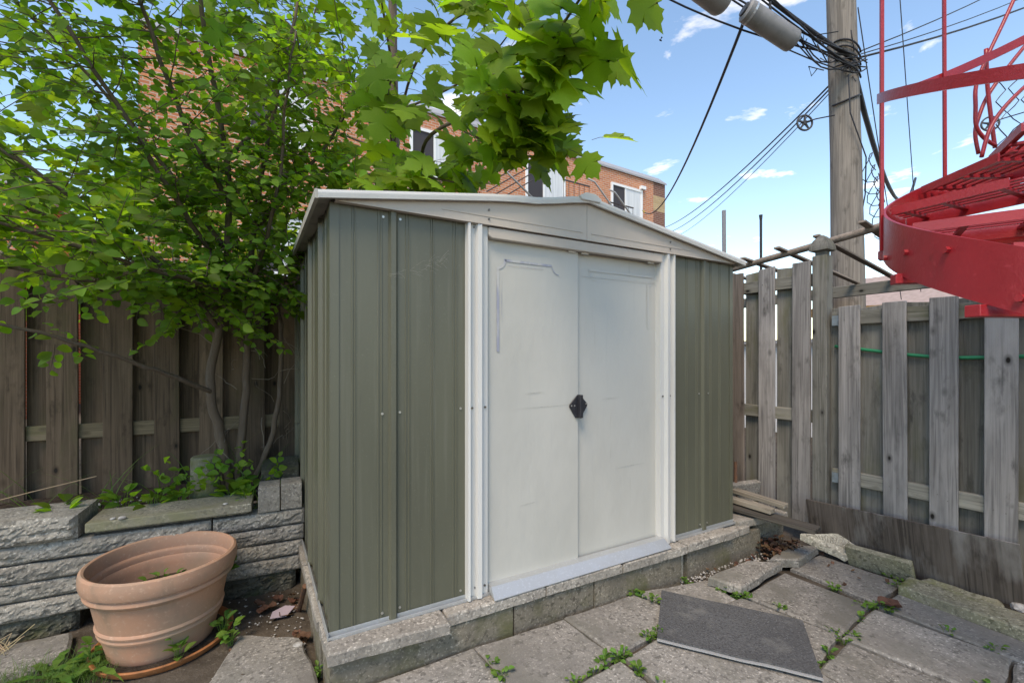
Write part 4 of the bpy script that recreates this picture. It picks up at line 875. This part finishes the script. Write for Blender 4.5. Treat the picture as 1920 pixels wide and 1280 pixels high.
tag(bk.build('branches', m_twig, shrub, smooth=True), 'thin dark brown stems and twigs')
low = []
for i in range(16): twig(Vector((rnd(-.35,.2), rnd(3.1,3.4), rnd(.50,.62))), Vector((rnd(-.6,.6), rnd(-.8,.1), rnd(.2,.9))), rnd(.14,.32), .0022, rnd(.05,.07), mats=leafM, step=.04)
crown(shrub, SB, leafM, VF_S, m_leaf, 290)
dry = MB()
for i in range(26):
    p = Vector((rnd(-.2,.28), rnd(3.15,3.5), rnd(.7,1.6))); d = rvec(); d.z *= .5; q = [p-SB]
    for k in range(5): d = (d+rvec()*.4).normalized(); q.append(q[-1]+d*.05)
    dry.tube(q, [.0022,.002,.0017,.0014,.001,.0007], 4, False)
tag(dry.build('dead_twigs', m_twig2, shrub), kind='stuff')
# ---- maple
MBs = Vector((1.20, 4.25, 0))
maple = thing('maple_tree', 'maple tree behind the shed with big lobed leaves over the roof', 'tree', MBs)
mb_ = MB()
def mlimb(pts, r0, r1, n=5):
    p = smooth_path(pts, 5); N = len(p); mb_.tube([q-MBs for q in p], [r0+(r1-r0)*i/(N-1) for i in range(N)], n+2); return p
mlimb([(1.2,4.25,-.1),(1.19,4.25,1.5),(1.15,4.22,3.0),(1.12,4.2,4.6),(1.18,4.3,6.4)], .062, .03, 8)
m1 = mlimb([(1.17,4.23,1.95),(1.02,3.5,2.28),(.88,2.7,2.46),(.82,2.30,2.51),(1.01,1.86,2.53),(1.06,1.62,2.62),(1.09,1.42,2.70),(1.13,1.25,2.82)], .014, .004)
m2 = mlimb([(1.01,1.86,2.53),(1.12,1.72,2.58),(1.19,1.58,2.64),(1.25,1.45,2.72)], .007, .003)
m3 = mlimb([(.90,2.15,2.50),(1.00,2.02,2.40),(1.16,1.95,2.34),(1.30,1.90,2.35),(1.42,1.86,2.38)], .006, .0025)
m4 = mlimb([(1.01,1.90,2.53),(1.14,1.84,2.47),(1.28,1.80,2.44)], .004, .002)
others = [mlimb(q, .012, .003) for q in (
 [(1.14,4.2,2.9),(.9,3.4,2.95),(.72,2.8,2.85),(.62,2.4,2.75),(.60,2.1,2.72)],
 [(1.13,4.2,3.3),(1.0,3.2,3.4),(.95,2.4,3.2),(.98,2.0,3.05),(1.02,1.7,3.0)],
 [(1.13,4.2,3.0),(.75,3.5,2.7),(.62,3.0,2.42),(.66,2.6,2.28),(.75,2.35,2.22)],
 [(1.15,4.2,3.8),(.8,3.3,3.9),(.6,2.6,3.6),(.55,2.2,3.4)],
 [(1.14,4.2,3.4),(.5,3.6,3.4),(.1,3.2,3.3),(-.2,3.0,3.35)],
 [(1.16,4.2,3.6),(1.4,3.4,3.5),(1.35,2.7,3.3),(1.25,2.2,3.15)],
 [(.88,2.7,2.46),(.80,2.5,2.36),(.86,2.3,2.28),(.98,2.15,2.22)],
 [(1.1,4.2,2.6),(.4,4.4,2.7),(-.6,4.5,2.7),(-1.6,4.3,2.6)], [(1.1,4.2,3.2),(.2,4.5,3.5),(-.8,4.6,3.6),(-1.8,4.5,3.5)])]
mL = []
def mleaf(p, s, out=None):
    if p.y < 2.05 and p.z < 2.36: p = Vector((p.x, p.y, 2.36))
    d = Vector((rnd(-1,1), rnd(-1,.4), rnd(-.75,-.05)*(.4 if p.z < 2.45 else 1))) if out is None else out; pet = d.normalized()*rnd(.04,.10)+Vector((0, 0, .01))
    mb_.tube([p-MBs, p+pet*.6+Vector((0,0,.006))-MBs, p+pet-MBs], .0013, 4, False)
    n_ = (Vector((-.1, -.75, .62))+rvec()*.6).normalized(); mL.append(leaf_matrix(p+pet, d+Vector((0,0,-.15)), n_, s))
for path, a, cnt, s0, s1 in ((m1, 17, 46, .12, .18), (m2, 1, 24, .12, .185), (m3, 3, 30, .10, .165), (m4, 2, 14, .10, .15)):
    for i in range(cnt): k = int(rnd(a, len(path)-1)); mleaf(path[k]+rvec()*.12, rnd(s0, s1))
for p_ in others[:7]:
    for i in range(30): k = int(rnd(len(p_)*.35, len(p_)-1)); mleaf(p_[k]+rvec()*.14, rnd(.10,.155))
for p_ in others[7:]:
    for i in range(80): k = int(rnd(len(p_)*.3, len(p_)-1)); mleaf(p_[k]+rvec()*.35, rnd(.11,.16))
for i in range(46): mleaf(Vector((rnd(.42,1.25), rnd(2.3,3.1), rnd(2.2,2.5))), rnd(.09,.14))
for i in range(130): mleaf(Vector((rnd(-.4,1.25), rnd(2.6,4.6), rnd(2.5,5.0))), rnd(.10,.15))
mb_.build('branches', m_twig, maple, smooth=True)
crown(maple, MBs, mL, VF_M, m_maple, 290)
# ---- background tree crowns far left
def far_tree(label, base, rad, h, n, group):
    b = Vector(base); t = thing('background_tree', label, 'tree', b, group=group); k = MB(); k.tube([(0,0,0),(.05,0,h*.4),(0,.05,h*.9)], [.12,.09,.03], 8); M_ = []
    for i in range(14):
        q = Vector((rnd(-1,1)*rad, rnd(-1,1)*rad, h*rnd(.45,1.05))); k.tube([(0,0,h*rnd(.25,.6)), q*.6+Vector((0,0,.2)), q], [.03,.02,.006], 5)
        for j in range(n//14): M_.append(leaf_matrix(b+q+rvec()*rad*.42, rvec()+Vector((0,0,-.3)), Vector((0,0,1))+rvec()*.7, rnd(.10,.17)))
    k.build('trunk', m_twig2, t); crown(t, b, M_, VF_M, m_maple, 0)
far_tree('bright green tree beyond the dark fence at far left', (-3.2, 6.2, 0), 1.5, 3.6, 700, None)
far_tree('tree with light foliage behind the fence, right of the far left one', (-.9, 7.4, 0), 1.3, 3.3, 520, None)

# ------------------------------------------------------------------ weeds, grass, litter
def clump(name, label, cat, p, n, h, s, m=m_weed, vf=VF_S, group=None, spread=1.0):
    mb = MB(); p = Vector(p)
    for i in range(n):
        a = rnd(0, 2*pi); r = rnd(0, .03)*spread; q = Vector((r*cos(a), r*sin(a), rnd(0, h)))
        mb.tube([(q.x*.5, q.y*.5, -.01), q], .0009, 3, False)
        d = Vector((cos(a+rnd(-.8,.8)), sin(a+rnd(-.8,.8)), rnd(-.1,.8))); M = leaf_matrix(q, d, Vector((0, 0, 1))+rvec()*.4, s*rnd(.6,1.25)); v, f = vf[i % len(vf)]; mb.add([M @ Vector(x) for x in v], f)
    return tag(mb.build(name, m, None, loc=p), label, cat, group)
WD = [((.845,1.66),'in the joint nearest the shed corner'),((.85,1.57),'second along the joint nearest the shed corner'),((1.315,1.43),'at the slab crossing in front of the shed doors'),((1.36,1.44),'right beside the crossing in front of the doors'),((1.25,1.43),'just left of the crossing in front of the doors'),((1.17,1.415),'in the joint left of the door crossing'),((1.075,1.40),'at the lowest joint left of the door crossing'),((1.62,1.478),'beside the near corner of the mat'),((1.55,1.468),'in the joint touching the mat corner'),((1.79,1.76),'in the joint left of the mat top'),((1.81,1.70),'close to the mat top left corner'),((2.24,1.60),'below the loose slab edge'),((2.24,1.52),'at the corner below the loose slab'),((2.28,1.50),'beside the loose slab front corner'),((2.34,1.34),'in the joint right of the mat'),((2.36,1.10),'at the slab crossing right of the mat'),((2.33,1.05),'second plant at the crossing right of the mat'),((2.40,1.04),'third plant at the crossing right of the mat'),((2.05,1.01),'near the mat bottom corner'),((2.16,1.03),'in the joint below the right crossing'),((2.60,1.10),'in the long joint towards the dead leaf'),((2.80,1.13),'left of the curled dead leaf'),((2.75,1.16),'beyond the curled dead leaf'),((2.83,1.33),'in the joint towards the ribbed stone'),((2.84,1.08),'right of the curled dead leaf'),((2.86,.85),'in the joint by the mossy kerb'),((2.87,.70),'far down the joint by the mossy kerb'),((2.50,.61),'at the bottom right corner of the patio'),((2.44,.62),'second at the bottom right corner of the patio'),((3.19,1.17),'at the left end of the mossy kerb'),((3.26,1.17),'behind the left end of the mossy kerb'),((3.31,1.24),'at the foot of the leaning mossy slab'),((3.32,1.32),'along the foot of the leaning mossy slab'),((3.33,.98),'behind the middle of the mossy kerb'),((3.35,.80),'behind the right end of the mossy kerb'),((1.77,1.80),'at the plinth foot below the doors'),((2.15,1.77),'at the plinth foot near its crack'),((.24,2.02),'at the left foot of the plinth corner'),((.27,1.77),'in front of the plinth corner'),((1.338,1.33),'in the joint below the door crossing'),((1.345,1.22),'low in the joint below the door crossing')]
for (x, y), w_ in WD: clump('weed', 'small green weed '+w_, 'weed', (x, y, slab_top(x)-.012 if x > .3 else .03), int(rnd(9,20)), .03, rnd(.018,.028), group='weeds growing between the paving')
tag(clump('seedling', 'green seedlings growing inside the large pot', 'plant', (-.375,2.70,.235), 30, .08, .04, spread=3), kind=None)
for p, w_, n in (((-.60,2.57,.04),'at the left edge of the saucer',18),((-.12,2.50,.04),'in front right of the pot saucer',20),((-.09,2.42,.04),'lowest plant right of the saucer',14),((-.28,2.41,.045),'on the front rim of the saucer',12),((-.12,2.85,.20),'between the pot and the stone wall',14)): clump('weed', 'leafy weed '+w_, 'weed', p, n, .09, rnd(.035,.048), group='weeds around the pot')
for (x, y, w_) in ((-.48,3.14,'left of the concrete stub'),(-.38,3.20,'close left of the concrete stub'),(-.62,3.2,'farthest left in the raised bed'),(-.10,3.1,'right of the concrete stub'),(-.02,3.02,'behind the coping slab end'),(-.85,3.1,'behind the big cap stone')): clump('bed_plant', 'broad leaved plant '+w_, 'plant', (x, y, .47), 22, .13, rnd(.06,.085), m=m_leaf, group='plants in the raised bed', spread=2.2)
def blades(mb, p, n, L, w, lean=.5, sp=.02):
    for i in range(n):
        a = rnd(0, 2*pi); b = Vector(p)+Vector((rnd(-sp,sp), rnd(-sp,sp), 0)); d = Vector((cos(a)*lean*rnd(.2,1), sin(a)*lean*rnd(.2,1), 1)).normalized(); l_ = L*rnd(.5,1.1); sd2 = d.cross(Vector((0,0,1))); sd2 = sd2.normalized() if sd2.length > .01 else Vector((1,0,0)); prev = None; q = b; K = 5
        for k in range(K+1):
            ww = w*(1-k/K)**.7; cur = [tuple(q-sd2*ww), tuple(q+sd2*ww)]
            if prev: mb.add(prev+cur, [(0,1,3,2)])
            prev = cur; d = (d+Vector((cos(a), sin(a), 0))*.10*lean*2-Vector((0,0,.10))).normalized(); q = q+d*(l_/K)
gr = MB()
for i in range(420): blades(gr, (rnd(-1.0,-.5), rnd(2.38,2.64), .02), 3, .10, .0012, .6, .03)
tag(gr.build('grass', m_grass), 'patch of short grass in the bottom left corner', 'grass', kind='stuff')
tg = MB()
for x, y, n in ((-.95,3.3,7),(-.72,3.35,7),(-.5,3.4,5),(-.25,3.2,4),(-1.2,3.25,6),(.0,3.05,5)): blades(tg, (x, y, .47), n, .62, .0035, .75, .05)
tag(tg.build('tall_grass', m_grass), 'long thin grass blades arching in front of the dark fence', 'grass', kind='stuff')
dn = MB()
for p in ((-.60,2.50,.03),(-.72,2.54,.03),(-.66,2.44,.03)):
    for i in range(9):
        a = rnd(0, 2*pi); d = Vector((cos(a), sin(a), rnd(.3,.9))); L = rnd(.14,.24); q = Vector(p); prev = None; sd2 = d.cross(Vector((0,0,1))).normalized()
        for k in range(9):
            ww = (.004+.016*sin(pi*min(1, k/7)))*(1 if k % 2 else .55)*(1 if k < 8 else .1); cur = [tuple(q-sd2*ww), tuple(q), tuple(q+sd2*ww)]
            if prev: dn.add(prev+cur, [(0,1,4,3),(1,2,5,4)])
            prev = cur; d = (d-Vector((0,0,.16))).normalized(); q = q+d*(L/8)
tag(dn.build('dandelion', m_weed), 'toothed dandelion rosettes in the grass left of the pot', 'plant')
def crumple(seed, s):
    v = []; f = []; n = 5; rs = random.Random(seed)
    for i in range(n+1):
        for j in range(n+1):
            x = i/n-.5; y = j/n-.5; k = 1-.5*abs(x)**1.5; v.append((x*s*(1-.8*y*y), y*s*1.2*k, s*(.5*abs(x)+.25*mnoise.noise(Vector((x*4+seed, y*4, seed)))+.08)))
    for i in range(n):
        for j in range(n): f.append((i*(n+1)+j, (i+1)*(n+1)+j, (i+1)*(n+1)+j+1, i*(n+1)+j+1))
    return v, f
v, f = crumple(3, .085); tag(MB().add(v, f).build('dead_leaf', m_deadleaf, None, smooth=True, loc=(2.86,1.08,.045), rot=(0,0,.6)), 'large curled brown dead leaf lying on the paving', 'dead leaf')
lt = MB()
def litter(mb, n, x0, x1, y0, y1, z0, z1, s0, s1):
    for i in range(n):
        v, f = crumple(rnd(0,99), rnd(s0,s1)); M = Matrix.Translation((rnd(x0,x1), rnd(y0,y1), rnd(z0,z1))) @ Matrix.Rotation(rnd(0,6.3), 4, 'Z') @ Matrix.Rotation(rnd(-.8,.8), 4, 'X'); mb.add([M @ Vector(q) for q in v], f)
litter(lt, 110, 2.88, 3.16, 1.66, 1.84, .04, .11, .018, .042)
tag(lt.build('leaf_pile', m_deadleaf, None, smooth=True), 'heap of brown dead leaves at the plinth end', 'dead leaves', kind='stuff')
l2 = MB(); litter(l2, 16, 0.0, .2, 2.3, 2.8, .02, .04, .03, .06); litter(l2, 14, 2.3, 2.9, 1.70, 1.80, .045, .06, .015, .03); litter(l2, 8, -.1,.2,2.1,2.4,.03,.05,.012,.02); litter(l2, 10, 2.9,3.3,1.2,1.6,.03,.05,.012,.02)
tag(l2.build('leaf_litter', m_deadleaf, None, smooth=True), 'scattered brown leaf litter on the soil beside the shed', 'dead leaves', kind='stuff')
gv = MB()
def pebbles(n, fn, s0, s1):
    for i in range(n):
        x, y, z = fn(); s = rnd(s0, s1); vs = [Vector(q)*s+rvec()*s*.25 for q in ((1,0,0),(-1,0,0),(0,1,0),(0,-1,0),(0,0,.7),(0,0,-.7))]; c = Vector((x, y, z)); gv.add([c+q for q in vs], [(0,2,4),(2,1,4),(1,3,4),(3,0,4),(2,0,5),(1,2,5),(3,1,5),(0,3,5)])
pebbles(260, lambda: (rnd(2.1,3.0), rnd(1.68,1.80), .045), .003, .010); pebbles(160, lambda: (rnd(-.15,.22), rnd(2.1,2.85), .03), .002, .007); pebbles(220, lambda: (rnd(-1.2,.2), rnd(3.05,3.5), .49), .003, .010); pebbles(120, lambda: (rnd(.4,3.2), rnd(.6,1.8), .028), .002, .005)
tag(gv.build('gravel', m_pebble), 'small scattered grit and pebbles', 'gravel', kind='stuff')
def pebble(label, p, s):
    mb = MB(); bm = bmesh.new(); bmesh.ops.create_icosphere(bm, subdivisions=2, radius=s); me = bpy.data.meshes.new('pebble')
    for v_ in bm.verts: v_.co = Vector((v_.co.x*1.3, v_.co.y, v_.co.z*.6))*(1+.35*mnoise.noise(v_.co*40+Vector(p)*9))
    bm.to_mesh(me); bm.free(); tag(mesh_obj('pebble', me, m_pebble, None, p), label, 'pebble')
pebble('pale pebble by the left foot of the plinth', (.175,2.235,.055), .017); pebble('pale crumb of mortar on the coping slab, left one', (-.60,2.92,.540), .010); pebble('pale crumb of mortar on the coping slab, beside the left one', (-.56,2.90,.542), .014); pebble('white pebble near the right end of the coping slab', (-.13,2.91,.541), .010); pebble('grey rock at the foot of the plywood right edge', (3.40,.735,.06), .035)
tag(MB().prism([(-.06,.01),(-.03,.04),(.03,.03),(.06,-.01),(.0,-.035)], 0, .003).build('glass_shard', m_glass_shard, None, loc=(.13,2.58,.04), rot=(.25,-.2,.4)), 'broken glass shard lying on the dirt beside the shed', 'glass shard')
tag(MB().tube([(.205,2.62,0.0),(.222,2.45,.21)], .013, 8).build('rusty_stake', m_rust), 'rusty iron stake leaning against the plinth side', 'stake')
ds = MB()
for i in range(34): p = Vector((-.98+rnd(-.05,.05), 2.84+rnd(-.03,.03), .04)); d = rvec(); d.z = abs(d.z)*.6+.1; ds.tube([p, p+d*.04, p+d*.08+rvec()*.02], .0018, 4)
tag(ds.build('dry_root_tuft', m_straw), 'tuft of dry straw coloured roots below the stone wall', 'dry plant')
tag(MB().tube([(-1.3,2.98,.62),(-.9,2.99,.70),(-.68,3.0,.74)], .0022, 5).build('straw_stalk', m_straw), 'pale dry stalk lying across the raised bed', 'stalk')
cw = MB()
for i in range(30):
    t = rnd(0,1); p = Vector((.47+.25*t, YF-.024-.002*rnd(0,1), 1.66+.085*t+rnd(-.02,.02)*(.4+t))); d = Vector((rnd(.3,1), 0, rnd(-.5,.6))).normalized()*rnd(.02,.06); cw.tube([p, p+d*.5+Vector((0,-.002,rnd(-.006,.006))), p+d], .00022, 3, False)
tag(cw.build('cobweb', m_pebble), 'dusty white cobweb on the left front wall of the shed', 'cobweb')
